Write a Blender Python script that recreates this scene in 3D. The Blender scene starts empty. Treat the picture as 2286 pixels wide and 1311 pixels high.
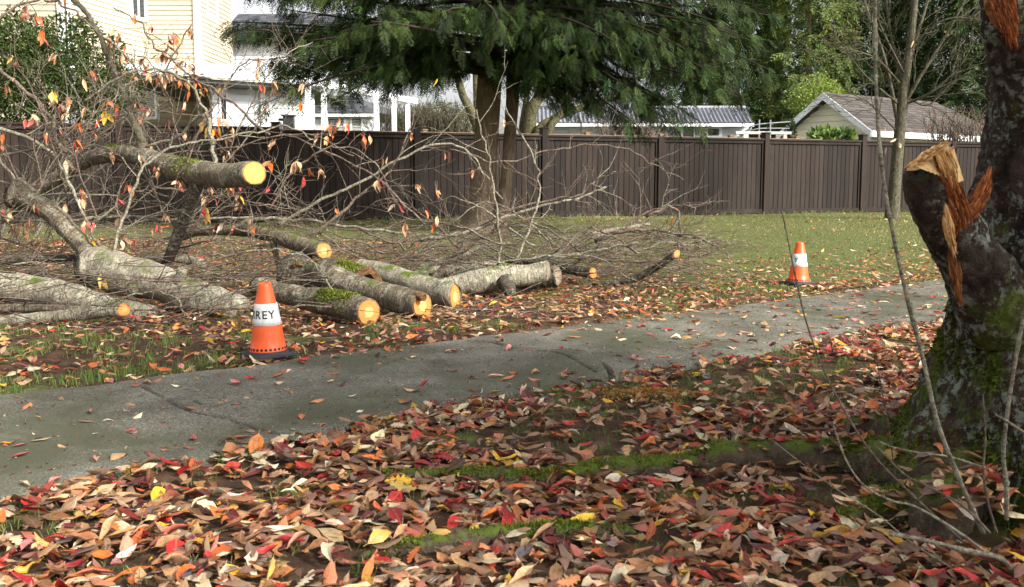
import bpy, math, random
import numpy as np
from mathutils import Vector
R = math.radians
SC = bpy.context.scene
COL = SC.collection

# ------------------------------------------------------------------ camera
CAM_H, FPX, PITCH = 1.05, 2222.0, R(6.4)
cd = bpy.data.cameras.new('camera')
cd.sensor_width = 36.0
cd.lens = 35.0
cd.clip_start = 0.05
cd.clip_end = 600.0
cd.dof.use_dof = True
cd.dof.focus_distance = 7.0
cd.dof.aperture_fstop = 9.0
cam = bpy.data.objects.new('camera', cd)
cam.location = (0, 0, CAM_H)
cam.rotation_euler = (R(90) - PITCH, 0, 0)
COL.objects.link(cam)
SC.camera = cam

# ------------------------------------------------------------------ sky and sun
SUN_EL = R(33)
SUN_AZ = R(128)            # clockwise from +Y (straight ahead), so right and behind the camera
world = bpy.data.worlds.new('World')
SC.world = world
world.use_nodes = True
wn = world.node_tree
bg = wn.nodes['Background']
sky = wn.nodes.new('ShaderNodeTexSky')
sky.sky_type = 'NISHITA'
sky.sun_disc = False
sky.sun_elevation = SUN_EL
sky.sun_rotation = SUN_AZ
sky.air_density = 1.0
sky.dust_density = 4.0
sky.ozone_density = 1.0
hsv = wn.nodes.new('ShaderNodeHueSaturation')      # a thin veil of cloud takes most of the blue out of the sky
hsv.inputs['Saturation'].default_value = 0.15
hsv.inputs['Value'].default_value = 1.0
wn.links.new(sky.outputs[0], hsv.inputs['Color'])
wn.links.new(hsv.outputs[0], bg.inputs[0])
bg.inputs[1].default_value = 0.15
sl = bpy.data.lights.new('sun', 'SUN')
sl.energy = 3.9
sl.angle = R(6)
sl.color = (1.0, 0.95, 0.87)
so = bpy.data.objects.new('sun', sl)
to_sun = Vector((math.sin(SUN_AZ) * math.cos(SUN_EL), math.cos(SUN_AZ) * math.cos(SUN_EL), math.sin(SUN_EL)))
so.rotation_euler = (-to_sun).to_track_quat('-Z', 'Y').to_euler()
so.location = to_sun * 60
COL.objects.link(so)
SC.view_settings.view_transform = 'Standard'
SC.view_settings.look = 'None'
SC.view_settings.gamma = 1.0
SC.view_settings.exposure = 1.0
SC.cycles.max_bounces = 6
SC.cycles.transparent_max_bounces = 8

# ------------------------------------------------------------------ helpers
rng = np.random.default_rng(7)
random.seed(7)

def smooth(a, b, x):
    t = np.clip((np.asarray(x, float) - a) / (b - a), 0, 1)
    return t * t * (3 - 2 * t)

def _h(ix, iy, iz, seed):
    n = (ix.astype(np.int64) * 374761393 + iy.astype(np.int64) * 668265263 + iz.astype(np.int64) * 2147483647 + seed * 1274126177) & 0xffffffff
    n = ((n ^ (n >> 13)) * 1274126177) & 0xffffffff
    return ((n ^ (n >> 16)) & 0xffff) / 65535.0

def vnoise(p, seed=0):
    p = np.asarray(p, float)
    i = np.floor(p); f = p - i; f = f * f * (3 - 2 * f)
    x, y, z = i[..., 0], i[..., 1], i[..., 2]
    def L(a, b, t): return a + (b - a) * t
    c = lambda dx, dy, dz: _h(x + dx, y + dy, z + dz, seed)
    fx, fy, fz = f[..., 0], f[..., 1], f[..., 2]
    return L(L(L(c(0,0,0), c(1,0,0), fx), L(c(0,1,0), c(1,1,0), fx), fy), L(L(c(0,0,1), c(1,0,1), fx), L(c(0,1,1), c(1,1,1), fx), fy), fz)

def fbm(p, oct=3, seed=0):
    p = np.asarray(p, float); s = 0; a = .5; t = 0
    for k in range(oct):
        s = s + a * vnoise(p * 2 ** k, seed + k * 17); t += a; a *= .5
    return s / t

def n2(x, y, sc, seed=0, oct=2):
    x = np.asarray(x, float); y = np.asarray(y, float)
    return fbm(np.stack([x * sc, y * sc, np.zeros_like(x) + .37], -1), oct, seed)

PT, PN = np.array([.7755, .6313]), np.array([-.6313, .7755])      # along and across the footpath
def path_sw(x, y): return x * PT[0] + y * PT[1], x * PN[0] + y * PN[1]
W0, W1 = 3.74, 5.29
def w0s(s): return W0 - .22 * (1 - smooth(.5, 2.6, s))
def edge0(s): return w0s(s) - .05 + .20 * (n2(s, 0 * s, .9, 3) - .5) + .10 * (n2(s, 0 * s, 5, 4) - .5)
def edge1(s): return W1 + .16 * (n2(s, 0 * s, .8, 5) - .5) + .12 * (n2(s, 0 * s, 4, 6) - .5)

def base_z(x, y): return .28 * smooth(9, 22, y) + 0 * x
def ground_z(x, y):
    x = np.asarray(x, float); y = np.asarray(y, float)
    s, w = path_sw(x, y)
    nz = .20 * (n2(x, y, 4.5, 91) - .5) + .08 * (n2(x, y, 15, 92) - .5)
    q0 = w0s(s); inside = smooth(-.13, .05, w + nz - q0) * (1 - smooth(W1 - .05, W1 + .13, w + nz))
    lip = .022 * (np.exp(-((w - q0 + .06) / .13) ** 2) + np.exp(-((w - W1 - .06) / .13) ** 2))
    b = .07 * (n2(x, y, .55, 11) - .5) + .035 * (n2(x, y, 3.2, 12) - .5) + .012 * (n2(x, y, 13, 13) - .5)
    near = 1 - smooth(3.4, 3.6, w)
    return base_z(x, y) + (b + .0 + .012 * near + lip) * (1 - inside) - .045 * inside

def ray(px, py):
    u, v = (px - 1143.0) / FPX, (655.5 - py) / FPX
    return np.array([u, math.cos(PITCH) + v * math.sin(PITCH), -math.sin(PITCH) + v * math.cos(PITCH)])
def P(px, py, Y):
    d = ray(px, py); t = Y / d[1]
    return np.array([d[0] * t, Y, CAM_H + d[2] * t])
def G(px, py, dz=0.0):
    d = ray(px, py); z = 0.0
    for _ in range(12):
        t = (z + dz - CAM_H) / d[2]
        z = float(base_z(d[0] * t, d[1] * t))
    return np.array([d[0] * t, d[1] * t, z + dz])
def to_px(p):
    p = np.asarray(p, float); q = p - np.array([0, 0, CAM_H])
    zf = q[..., 1] * math.cos(PITCH) - q[..., 2] * math.sin(PITCH)
    yu = q[..., 1] * math.sin(PITCH) + q[..., 2] * math.cos(PITCH)
    return 1143 + FPX * q[..., 0] / zf, 655.5 - FPX * yu / zf, zf

class MB:
    def __init__(s): s.v, s.f, s.uv, s.c, s.n = [], [], [], [], 0
    def add(s, v, faces, uv=None, col=None):
        v = np.asarray(v, float).reshape(-1, 3)
        for f in faces:
            f = np.asarray(f, int)
            if f.size: s.f.append(f + s.n)
        s.v.append(v)
        s.uv.append(np.zeros((len(v), 2)) if uv is None else np.asarray(uv, float))
        if col is None: col = np.ones((len(v), 3))
        col = np.asarray(col, float)
        s.c.append(np.broadcast_to(col, (len(v), 3)))
        s.n += len(v); return s
    def box(s, lo, hi, axes=None, org=None, col=None):
        lo, hi = np.array(lo, float), np.array(hi, float)
        v = np.array([[x, y, z] for x in (lo[0], hi[0]) for y in (lo[1], hi[1]) for z in (lo[2], hi[2])])
        if axes is not None: v = v @ np.asarray(axes, float)
        if org is not None: v = v + np.asarray(org, float)
        return s.add(v, [[[0,1,3,2],[4,6,7,5],[0,4,5,1],[2,3,7,6],[0,2,6,4],[1,5,7,3]]], col=col)
    def mesh(s, name, mat, smooth_=True):
        me = bpy.data.meshes.new(name)
        v = np.concatenate(s.v); 
        me.vertices.add(len(v)); me.vertices.foreach_set('co', v.astype(np.float32).ravel())
        loops = np.concatenate([f.ravel() for f in s.f]).astype(np.int32)
        sizes = np.concatenate([np.full(len(f), f.shape[1]) for f in s.f]).astype(np.int32)
        starts = np.concatenate([[0], np.cumsum(sizes)[:-1]]).astype(np.int32)
        me.loops.add(len(loops)); me.loops.foreach_set('vertex_index', loops)
        me.polygons.add(len(sizes)); me.polygons.foreach_set('loop_start', starts); me.polygons.foreach_set('loop_total', sizes)
        me.polygons.foreach_set('use_smooth', np.full(len(sizes), smooth_))
        uv = np.concatenate(s.uv)[loops]
        l = me.uv_layers.new(name='uv'); l.data.foreach_set('uv', uv.astype(np.float32).ravel())
        c = np.concatenate(s.c); c = np.concatenate([c, np.ones((len(c), 1))], 1)
        a = me.color_attributes.new('col', 'FLOAT_COLOR', 'POINT'); a.data.foreach_set('color', c.astype(np.float32).ravel())
        me.update(calc_edges=True); me.validate()
        me.materials.append(mat)
        return me
    def build(s, name, mat, parent=None, smooth_=True):
        return link(name, s.mesh(name, mat, smooth_), parent)

def link(name, me, parent=None):
    o = bpy.data.objects.new(name, me); COL.objects.link(o)
    if parent is not None:
        o.parent = parent
        p = parent; off = Vector((0, 0, 0))
        while p is not None: off += p.location; p = p.parent
        o.location = -off           # meshes are written in world coordinates
    return o
def tag(o, label, cat, group=None):
    o['label'] = label; o['category'] = cat
    if group: o['group'] = group
    return o
def thing(name, label, cat, loc=(0, 0, 0), group=None):
    o = bpy.data.objects.new(name, None); COL.objects.link(o); o.location = [float(a) for a in loc]
    o.empty_display_size = .1
    return tag(o, label, cat, group)
def kind(o, k): o['kind'] = k; return o

def cr(pts, n):
    p = np.asarray(pts, float)
    if len(p) == 2: return p[0] + np.linspace(0, 1, n)[:, None] * (p[1] - p[0])
    p = np.concatenate([[2 * p[0] - p[1]], p, [2 * p[-1] - p[-2]]])
    m = len(p) - 3; t = np.linspace(0, m - 1e-6, n); i = t.astype(int); f = (t - i)[:, None]
    a, b, c, d = p[i], p[i + 1], p[i + 2], p[i + 3]
    return .5 * (2 * b + (c - a) * f + (2 * a - 5 * b + 4 * c - d) * f ** 2 + (3 * b - 3 * c + d - a) * f ** 3)

def unit(a): 
    a = np.asarray(a, float); return a / (np.linalg.norm(a, axis=-1, keepdims=True) + 1e-12)

def tube(pts, rad, ns=6, bump=0., bscale=8., seed=0, cut0=None, cut1=None, caps=True, lobes=None):
    """a bark tube; returns verts, faces, uv (metres) and the two end rings"""
    p = np.asarray(pts, float); n = len(p)
    rad = np.broadcast_to(np.asarray(rad, float), (n,))
    t = unit(np.gradient(p, axis=0))
    ref = np.array([0, 0, 1.]) if abs(t[0][2]) < .9 else np.array([1., 0, 0])
    u = unit(np.cross(ref, t[0])); U = [u]
    for k in range(1, n):
        u = u - t[k] * np.dot(u, t[k]); u = u / (np.linalg.norm(u) + 1e-9); U.append(u)
    U = np.array(U); V = np.cross(t, U)
    th = np.linspace(0, 2 * math.pi, ns + 1)
    dirs = np.cos(th)[None, :, None] * U[:, None] + np.sin(th)[None, :, None] * V[:, None]
    r = np.repeat(rad[:, None], ns + 1, 1)
    if lobes is not None: r = r * lobes(th[None, :], np.linspace(0, 1, n)[:, None])
    v = p[:, None] + dirs * r[..., None]
    if bump:
        d = (fbm(v * bscale, 3, seed) - .5) * 2 * bump
        d[:, -1] = d[:, 0]
        v = v + dirs * (d * np.minimum(1, rad[:, None] / max(rad.max(), 1e-6)))[..., None]
    for k, nn in ((0, cut0), (n - 1, cut1)):
        if nn is not None:
            nn = unit(nn); den = np.dot(t[k], nn)
            off = ((p[k] - v[k]) @ nn) / (den if abs(den) > .25 else math.copysign(.25, den))
            v[k] = v[k] + off[:, None] * t[k]
    ln = np.concatenate([[0], np.cumsum(np.linalg.norm(np.diff(p, axis=0), axis=1))])
    uv = np.stack([np.repeat((th / (2 * math.pi))[None], n, 0) * 2 * math.pi * rad.max(), np.repeat(ln[:, None], ns + 1, 1)], -1)
    i = np.arange(n - 1)[:, None] * (ns + 1); j = np.arange(ns)[None]
    a = (i + j).ravel(); q = np.stack([a, a + 1, a + ns + 2, a + ns + 1], 1)
    vv = v.reshape(-1, 3); uu = uv.reshape(-1, 2); faces = [q]
    rings = (v[0, :-1].copy(), v[-1, :-1].copy())
    if caps:
        c0, c1 = len(vv), len(vv) + 1
        vv = np.concatenate([vv, [v[0, :-1].mean(0), v[-1, :-1].mean(0)]]); uu = np.concatenate([uu, [uu[0], uu[-2]]])
        k = np.arange(ns); e = (n - 1) * (ns + 1)
        faces.append(np.stack([np.full(ns, c0), k + 1, k], 1)); faces.append(np.stack([np.full(ns, c1), e + k, e + k + 1], 1))
    return vv, faces, uu, rings

def disc(ring, lift, rough=.002, seed=0):
    """sawn face over an end ring; uv = polar, r in u"""
    ring = np.asarray(ring); n = len(ring); c = ring.mean(0); m = MB(); rs = [1.0, .93, .75, .5, .25]
    v = []; uv = []
    th = np.arange(n) / n; jit = np.random.default_rng(seed + 3).uniform(.895, .95, n)[:, None]
    for r in rs:
        v.append(c + (ring - c) * r * jit); uv.append(np.stack([np.full(n, r), th], 1))
    v.append(c[None]); uv.append(np.array([[0., 0.]]))
    v = np.concatenate(v); uv = np.concatenate(uv)
    nn = unit(lift)
    amp = (fbm(v * 60, 2, seed) - .5) * 2 * rough
    v = v + nn * (.002 + np.abs(rough) + amp)[:, None]
    f = []
    for k in range(len(rs) - 1):
        a = k * n + np.arange(n); b = k * n + (np.arange(n) + 1) % n
        f.append(np.stack([a, b, b + n, a + n], 1))
    k = (len(rs) - 1) * n
    f.append(np.stack([k + np.arange(n), k + (np.arange(n) + 1) % n, np.full(n, len(rs) * n)], 1))
    m.add(v, f, uv); return m

# ------------------------------------------------------------------ materials
class NT:
    def __init__(s, name, rough=.8, spec=.3):
        s.m = bpy.data.materials.new(name); s.m.use_nodes = True; s.t = s.m.node_tree
        s.b = s.t.nodes['Principled BSDF']; s.out = s.t.nodes['Material Output']
        s.b.inputs['Roughness'].default_value = rough; s.b.inputs['Specular IOR Level'].default_value = spec
    def n(s, typ, **kw):
        x = s.t.nodes.new(typ)
        for k, v in kw.items(): setattr(x, k, v)
        return x
    def set(s, node, key, val):
        if val is None: return
        if hasattr(val, 'is_linked') or isinstance(val, bpy.types.NodeSocket): s.t.links.new(val, node.inputs[key])
        else: node.inputs[key].default_value = val
    def coord(s, which='Object'): return s.n('ShaderNodeTexCoord').outputs[which]
    def pos(s): return s.n('ShaderNodeNewGeometry').outputs['Position']
    def normz(s):
        x = s.n('ShaderNodeSeparateXYZ'); s.t.links.new(s.n('ShaderNodeNewGeometry').outputs['Normal'], x.inputs[0]); return x.outputs[2]
    def attr(s): return s.n('ShaderNodeVertexColor', layer_name='col').outputs[0]
    def mapv(s, vec, scale=(1, 1, 1), rot=(0, 0, 0)):
        x = s.n('ShaderNodeMapping'); s.t.links.new(vec, x.inputs[0]); x.inputs['Scale'].default_value = scale; x.inputs['Rotation'].default_value = rot; return x.outputs[0]
    def noise(s, vec, scale, detail=3, rough=.55, out=0, dist=0.):
        x = s.n('ShaderNodeTexNoise'); s.t.links.new(vec, x.inputs['Vector']); x.inputs['Scale'].default_value = scale; x.inputs['Detail'].default_value = detail
        x.inputs['Roughness'].default_value = rough; x.inputs['Distortion'].default_value = dist; return x.outputs[out]
    def voro(s, vec, scale, feat='F1'):
        x = s.n('ShaderNodeTexVoronoi', feature=feat); s.t.links.new(vec, x.inputs['Vector']); x.inputs['Scale'].default_value = scale; return x.outputs[0]
    def ramp(s, fac, stops, interp='LINEAR'):
        x = s.n('ShaderNodeValToRGB'); s.t.links.new(fac, x.inputs[0]); r = x.color_ramp; r.interpolation = interp
        while len(r.elements) < len(stops): r.elements.new(.5)
        for e, (p, c) in zip(r.elements, stops):
            e.position = p; e.color = (c, c, c, 1) if not hasattr(c, '__len__') else (*c, 1)
        return x.outputs[0]
    def mix(s, fac, a, b, mode='MIX'):
        x = s.n('ShaderNodeMix', data_type='RGBA', blend_type=mode)
        for k, v in ((0, fac), (6, a), (7, b)):
            if isinstance(v, bpy.types.NodeSocket): s.t.links.new(v, x.inputs[k])
            elif k == 0: x.inputs[k].default_value = v
            else: x.inputs[k].default_value = (*v, 1)
        return x.outputs[2]
    def math(s, op, a, b=None):
        x = s.n('ShaderNodeMath', operation=op); s.set(x, 0, a); s.set(x, 1, b); return x.outputs[0]
    def bump(s, h, strength=.5, dist=.01):
        x = s.n('ShaderNodeBump'); s.t.links.new(h, x.inputs['Height']); x.inputs['Strength'].default_value = strength; x.inputs['Distance'].default_value = dist
        s.t.links.new(x.outputs[0], s.b.inputs['Normal']); return x.outputs[0]
    def col(s, c):
        s.set(s.b, 'Base Color', c if isinstance(c, bpy.types.NodeSocket) else (*c, 1)); return s
    def translucent(s, c, fac):
        tr = s.n('ShaderNodeBsdfTranslucent'); s.set(tr, 0, c); mx = s.n('ShaderNodeMixShader'); mx.inputs[0].default_value = fac
        s.t.links.new(s.b.outputs[0], mx.inputs[1]); s.t.links.new(tr.outputs[0], mx.inputs[2]); s.t.links.new(mx.outputs[0], s.out.inputs[0]); return s

def srgb(r, g, b):
    f = lambda c: (c / 255 / 12.92) if c <= 10 else ((c / 255 + .055) / 1.055) ** 2.4
    return (f(r), f(g), f(b))

MAT = {}
def plain(name, c, rough=.7, spec=.3, var=.25, scale=6., bump=.0, bscale=40.):
    t = NT(name, rough, spec); v = t.coord('Object')
    k = t.noise(v, scale, 4)
    lo = tuple(a * (1 - var) for a in c); hi = tuple(min(1, a * (1 + var)) for a in c)
    t.col(t.ramp(k, [(.25, lo), (.75, hi)]))
    if bump: t.bump(t.noise(v, bscale, 4), bump, .01)
    MAT[name] = t.m; return t.m

def make_materials():
    # soil
    t = NT('soil', .95, .15); v = t.pos()
    a = t.ramp(t.noise(v, 9, 6, .65), [(.3, (.026, .015, .009)), (.5, (.062, .035, .021)), (.72, (.125, .074, .044))])
    g = t.ramp(t.noise(v, 26, 4), [(.35, (.05, .062, .018)), (.7, (.15, .16, .05))])
    far = t.n('ShaderNodeSeparateXYZ'); t.t.links.new(v, far.inputs[0])
    fy = t.n('ShaderNodeMapRange'); t.t.links.new(far.outputs[1], fy.inputs[0]); fy.inputs[1].default_value = 8.5; fy.inputs[2].default_value = 12.5
    patch = t.math('ADD', t.math('MULTIPLY', fy.outputs[0], .34), t.noise(v, 1.7, 3))
    patch = t.ramp(patch, [(.54, 0.), (.66, 1.)])
    c = t.mix(patch, a, g)
    t.col(c); t.bump(t.noise(v, 55, 5, .7), .9, .012); MAT['soil'] = t.m
    # path
    t = NT('path', .88, .22); v = t.pos()
    a = t.ramp(t.noise(v, 2.1, 5, .6), [(.28, (.064, .060, .045)), (.5, (.116, .109, .086)), (.72, (.185, .175, .142))])
    sp = t.ramp(t.noise(v, 120, 3, .8), [(.34, .25), (.5, 1.), (.64, 2.3)])
    a = t.mix(1., a, sp, 'MULTIPLY')
    vs = t.ramp(t.voro(v, 85), [(.03, (.32, .31, .28)), (.12, (.0, .0, .0))])
    a = t.mix(.55, a, vs, 'ADD')
    st = t.ramp(t.noise(v, .9, 4, .6, dist=.6), [(.45, 0.), (.62, .85)])
    a = t.mix(st, a, (.062, .066, .036))
    st2 = t.ramp(t.noise(v, 3.3, 5, .7), [(.56, 0.), (.74, .6)])
    a = t.mix(st2, a, (.05, .043, .035))
    crk = t.attr(); a = t.mix(1., a, crk, 'MULTIPLY')
    t.col(a); t.bump(t.noise(v, 190, 3, .7), .55, .006); MAT['path'] = t.m
    # bark of the felled cherry
    def bark(name, base, hi, moss=.0, lich=.5, streak=(5, 32), red=0.):
        t = NT(name, .9, .2); uv = t.n('ShaderNodeUVMap').outputs[0]; v = t.coord('Object')
        m = t.mapv(uv, (streak[0], streak[1], 1))
        s1 = t.noise(m, 1.6, 4, .65)
        a = t.ramp(s1, [(.30, tuple(x * .30 for x in base)), (.46, base), (.60, tuple(x * 1.7 for x in base)), (.72, hi)])
        big = t.noise(v, 5, 4)
        a = t.mix(t.ramp(big, [(.4, 0.), (.7, .55)]), a, tuple(x * .5 for x in base))
        pt = t.ramp(t.noise(v, 13, 4, .7), [(.55, 0.), (.62, .75 * lich)]); a = t.mix(pt, a, hi)
        l = t.ramp(t.noise(v, 48, 4, .7), [(.58 - .08 * lich, 0.), (.70 - .08 * lich, 1.)])
        l2 = t.ramp(t.noise(v, 6, 3), [(.42, 0.), (.6, 1.)])
        a = t.mix(t.math('MULTIPLY', t.math('MULTIPLY', l, l2), lich), a, (.36, .37, .27))
        if moss:
            mz = t.ramp(t.normz(), [(.45, 0.), (.8, 1.)])
            mm = t.ramp(t.noise(v, 5.5, 4, .6), [(.60 - .22 * moss, 0.), (.70 - .22 * moss, 1.)])
            a = t.mix(t.math('MULTIPLY', mm, mz), a, (.085, .12, .016))
        t.col(a); t.bump(t.math('ADD', s1, t.noise(v, 50, 4, .7)), 1., .015); MAT[name] = t.m
    bark('bark', (.112, .088, .060), (.36, .34, .27), .25, .8)
    bark('bark_pale', (.19, .165, .12), (.43, .40, .31), .3, 1., (6, 40))
    bark('bark_dark', (.060, .048, .035), (.25, .24, .19), .55, .7)
    bark('bark_red', (.15, .095, .07), (.46, .42, .37), .1, .5, (4, 30))
    bark('twig', (.118, .085, .064), (.30, .265, .21), .0, .5, (5, 30))
    bark('twig_pale', (.175, .155, .11), (.38, .36, .28), .0, .8, (5, 30))
    bark('cedar_bark', (.155, .112, .075), (.30, .235, .165), .0, .2, (30, 3))
    bark('mossy_bark', (.075, .068, .035), (.22, .20, .10), 1.0, .4, (8, 20))
    bark('root_bark', (.060, .042, .028), (.15, .12, .09), .9, .25, (5, 9))
    bark('grey_bark', (.068, .060, .038), (.16, .145, .10), .1, .5, (12, 8))
    # sawn faces
    def cut(name, core, ringc, split):
        t = NT(name, .7, .25); uv = t.n('ShaderNodeUVMap').outputs[0]; sx = t.n('ShaderNodeSeparateXYZ'); t.t.links.new(uv, sx.inputs[0])
        v = t.coord('Object'); r = t.math('ADD', sx.outputs[0], t.math('MULTIPLY', t.math('SUBTRACT', t.noise(v, 22, 3), .5), .26))
        a = t.ramp(r, [(0., core), (split, core), (split + .1, ringc), (.9, tuple(x * .92 for x in ringc)), (.985, tuple(x * .45 for x in ringc))])
        rg = t.math('SINE', t.math('MULTIPLY', r, 62.)); a = t.mix(t.ramp(rg, [(.3, .0), (1., .38)]), a, tuple(x * .55 for x in ringc))
        saw = t.noise(t.mapv(v, (4, 4, 60), (.3, .5, .2)), 1., 3, .6); a = t.mix(t.ramp(saw, [(.52, 0.), (.7, .4)]), a, tuple(x * .6 for x in ringc))
        ck = t.ramp(t.noise(t.mapv(uv, (.6, 14, 1)), 1., 2), [(.66, 0.), (.70, .8)]); a = t.mix(ck, a, tuple(x * .35 for x in ringc))
        k = t.noise(t.mapv(v, (1, 1, 1), (.4, .2, .9)), 90, 3, .7); a = t.mix(t.ramp(k, [(.5, 0.), (.75, .35)]), a, tuple(min(1, x * 1.25) for x in core))
        t.col(a); t.bump(k, .4, .003); MAT[name] = t.m
    cut('cut_wood', (.62, .39, .14), (.50, .20, .045), .36)
    cut('cut_pale', (.66, .37, .085), (.58, .29, .06), .7)
    cut('cut_orange', (.66, .29, .09), (.56, .20, .05), .5)
    cut('cut_grey', (.24, .19, .13), (.17, .135, .10), .5)
    t = NT('torn_wood', .75, .25); v = t.coord('Object'); k = t.noise(t.mapv(v, (55, 55, 7)), 1., 4, .65)
    a = t.ramp(k, [(.3, (.09, .030, .010)), (.5, (.24, .085, .024)), (.72, (.42, .18, .06))]); t.col(a); t.bump(k, .8, .006); MAT['torn_wood'] = t.m
    t = NT('fresh_wood', .75, .25); v = t.coord('Object'); k = t.noise(t.mapv(v, (70, 70, 9)), 1., 4, .65)
    a = t.ramp(k, [(.3, (.38, .20, .07)), (.5, (.62, .40, .17)), (.75, (.78, .58, .30))]); t.col(a); t.bump(k, .8, .006); MAT['fresh_wood'] = t.m
    t = NT('rotten_wood', .95, .1); v = t.coord('Object'); k = t.noise(t.mapv(v, (20, 30, 30)), 1., 5, .7)
    a = t.ramp(k, [(.3, (.035, .018, .010)), (.5, (.12, .062, .030)), (.75, (.26, .15, .075))]); t.col(a); t.bump(k, 1., .02); MAT['rotten_wood'] = t.m
    # old trunk bark: plates, lichen, moss
    t = NT('trunk_bark', .93, .2); v = t.coord('Object')
    k = t.noise(t.mapv(v, (16, 16, 9)), 1., 6, .68, dist=.5)
    a = t.ramp(k, [(.30, (.007, .005, .004)), (.47, (.030, .019, .013)), (.62, (.062, .042, .031)), (.78, (.10, .074, .057))])
    rd = t.ramp(t.noise(v, 4.2, 4, .6), [(.52, 0.), (.68, .7)]); a = t.mix(rd, a, (.07, .036, .024))
    l = t.ramp(t.noise(v, 30, 5, .72), [(.50, 0.), (.585, 1.)]); l2 = t.ramp(t.noise(v, 4.0, 3), [(.36, 0.), (.52, 1.)])
    a = t.mix(t.math('MULTIPLY', l, l2), a, (.23, .26, .205))
    l3 = t.ramp(t.voro(v, 38), [(.10, 1.), (.20, 0.)]); a = t.mix(t.math('MULTIPLY', t.math('MULTIPLY', l3, l2), .8), a, (.27, .30, .24))
    sx = t.n('ShaderNodeSeparateXYZ'); t.t.links.new(t.pos(), sx.inputs[0])
    low = t.n('ShaderNodeMapRange'); t.t.links.new(sx.outputs[2], low.inputs[0]); low.inputs[1].default_value = .75; low.inputs[2].default_value = .1
    mm = t.ramp(t.math('ADD', t.noise(v, 5.5, 5, .65), t.math('MULTIPLY', low.outputs[0], .12)), [(.565, 0.), (.66, 1.)])
    mcol = t.ramp(t.noise(v, 60, 3), [(.3, (.03, .040, .008)), (.7, (.10, .125, .018))])
    a = t.mix(mm, a, mcol); t.col(a); t.bump(t.math('ADD', k, t.math('MULTIPLY', t.noise(v, 75, 4, .7), .5)), 1., .03); MAT['trunk_bark'] = t.m
    # leaves: own colour with veins and blotches
    def leafm(name, src):
        t = NT(name, .4, .42)
        base = t.attr() if src == 'attr' else t.n('ShaderNodeObjectInfo').outputs['Color']
        v = t.pos(); bl = t.ramp(t.noise(v, 55, 4, .65), [(.32, .55), (.5, 1.), (.7, 1.25)])
        a = t.mix(1., base, bl, 'MULTIPLY')
        uv = t.n('ShaderNodeUVMap').outputs[0]; sx = t.n('ShaderNodeSeparateXYZ'); t.t.links.new(uv, sx.inputs[0])
        ay = t.math('ABSOLUTE', sx.outputs[1])
        mid = t.ramp(ay, [(.03, .85), (.09, 0.)])
        vein = t.math('SINE', t.math('MULTIPLY', t.math('SUBTRACT', sx.outputs[0], t.math('MULTIPLY', ay, .3)), 62.))
        vv = t.math('MAXIMUM', mid, t.ramp(vein, [(.82, 0.), (1., .4)]))
        a2 = t.mix(t.math('MULTIPLY', vv, .35), a, (.42, .30, .19))
        bf = t.n('ShaderNodeNewGeometry').outputs['Backfacing']
        a3 = t.mix(t.math('MULTIPLY', bf, .34), a2, (.36, .27, .18))
        t.col(a3); t.bump(vein, .25, .002); t.translucent(a3, .16); MAT[name] = t.m
    leafm('leaf', 'attr'); leafm('leaf_single', 'obj')
    def fol(name, rough, spec, tr):
        t = NT(name, rough, spec); a = t.attr(); v = t.pos()
        a = t.mix(1., a, t.ramp(t.noise(v, 7, 2), [(.3, .7), (.7, 1.25)]), 'MULTIPLY'); t.col(a); t.translucent(a, tr); MAT[name] = t.m
    t = NT('fibre', .75, .2); t.col(t.attr()); MAT['fibre'] = t.m
    fol('foliage', .6, .14, .25); fol('grass', .6, .3, .3); fol('moss', .95, .05, .15)
    plain('bough', (.035, .026, .02), .9, .1)
    # timber, walls
    t = NT('fence_paint', .7, .2); v = t.coord('Object'); w = t.pos()
    k = t.noise(t.mapv(v, (40, 40, 2.2)), 1., 5, .65)
    a = t.ramp(k, [(.3, (.0115, .0072, .0050)), (.7, (.024, .0155, .0112))])
    pb = t.n('ShaderNodeObjectInfo').outputs['Random']; a = t.mix(1., a, t.ramp(pb, [(0., .6), (1., 1.4)]), 'MULTIPLY')
    fd = t.ramp(t.noise(t.mapv(w, (2.2, 2.2, .22)), 1., 5, .7), [(.5, 0.), (.72, .55)]); a = t.mix(fd, a, (.043, .034, .027))
    d = t.ramp(t.noise(w, 1.6, 5, .7), [(.55, 0.), (.72, .7)]); a = t.mix(d, a, (.014, .008, .007))
    t.col(a); t.bump(k, .35, .004); MAT['fence_paint'] = t.m
    def siding(name, c):
        t = NT(name, .55, .3); w = t.pos(); k = t.noise(t.mapv(w, (1, 1, 6)), 1.3, 5, .6)
        a = t.ramp(k, [(.25, tuple(x * .86 for x in c)), (.75, c)]); r = t.n('ShaderNodeObjectInfo').outputs['Random']
        a = t.mix(1., a, t.ramp(r, [(0., .95), (1., 1.03)]), 'MULTIPLY'); t.col(a); MAT[name] = t.m
    siding('siding_yellow', (.50, .435, .315)); siding('siding_white', (.66, .67, .68)); siding('siding_shed', (.80, .77, .58)); siding('siding_grey', (.52, .54, .56))
    plain('trim_white', (.78, .79, .79), .5, .3, .07, 3.)
    plain('trim_worn', (.62, .64, .65), .7, .2, .3, 14.)
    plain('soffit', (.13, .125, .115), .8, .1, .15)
    plain('gutter', (.62, .66, .66), .45, .4, .1, 4)
    t = NT('shingle_brown', .9, .15); r = t.n('ShaderNodeNewGeometry').outputs['Random Per Island']; k = t.noise(t.pos(), 30, 4, .7)
    a = t.mix(1., t.ramp(r, [(0., (.052, .045, .041)), (1., (.105, .092, .084))]), t.ramp(k, [(.3, .75), (.7, 1.2)]), 'MULTIPLY'); t.col(a); MAT['shingle_brown'] = t.m
    t = NT('shingle_grey', .9, .15); r = t.n('ShaderNodeNewGeometry').outputs['Random Per Island']
    t.col(t.ramp(r, [(0., (.045, .048, .055)), (1., (.11, .115, .125))])); MAT['shingle_grey'] = t.m
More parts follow.
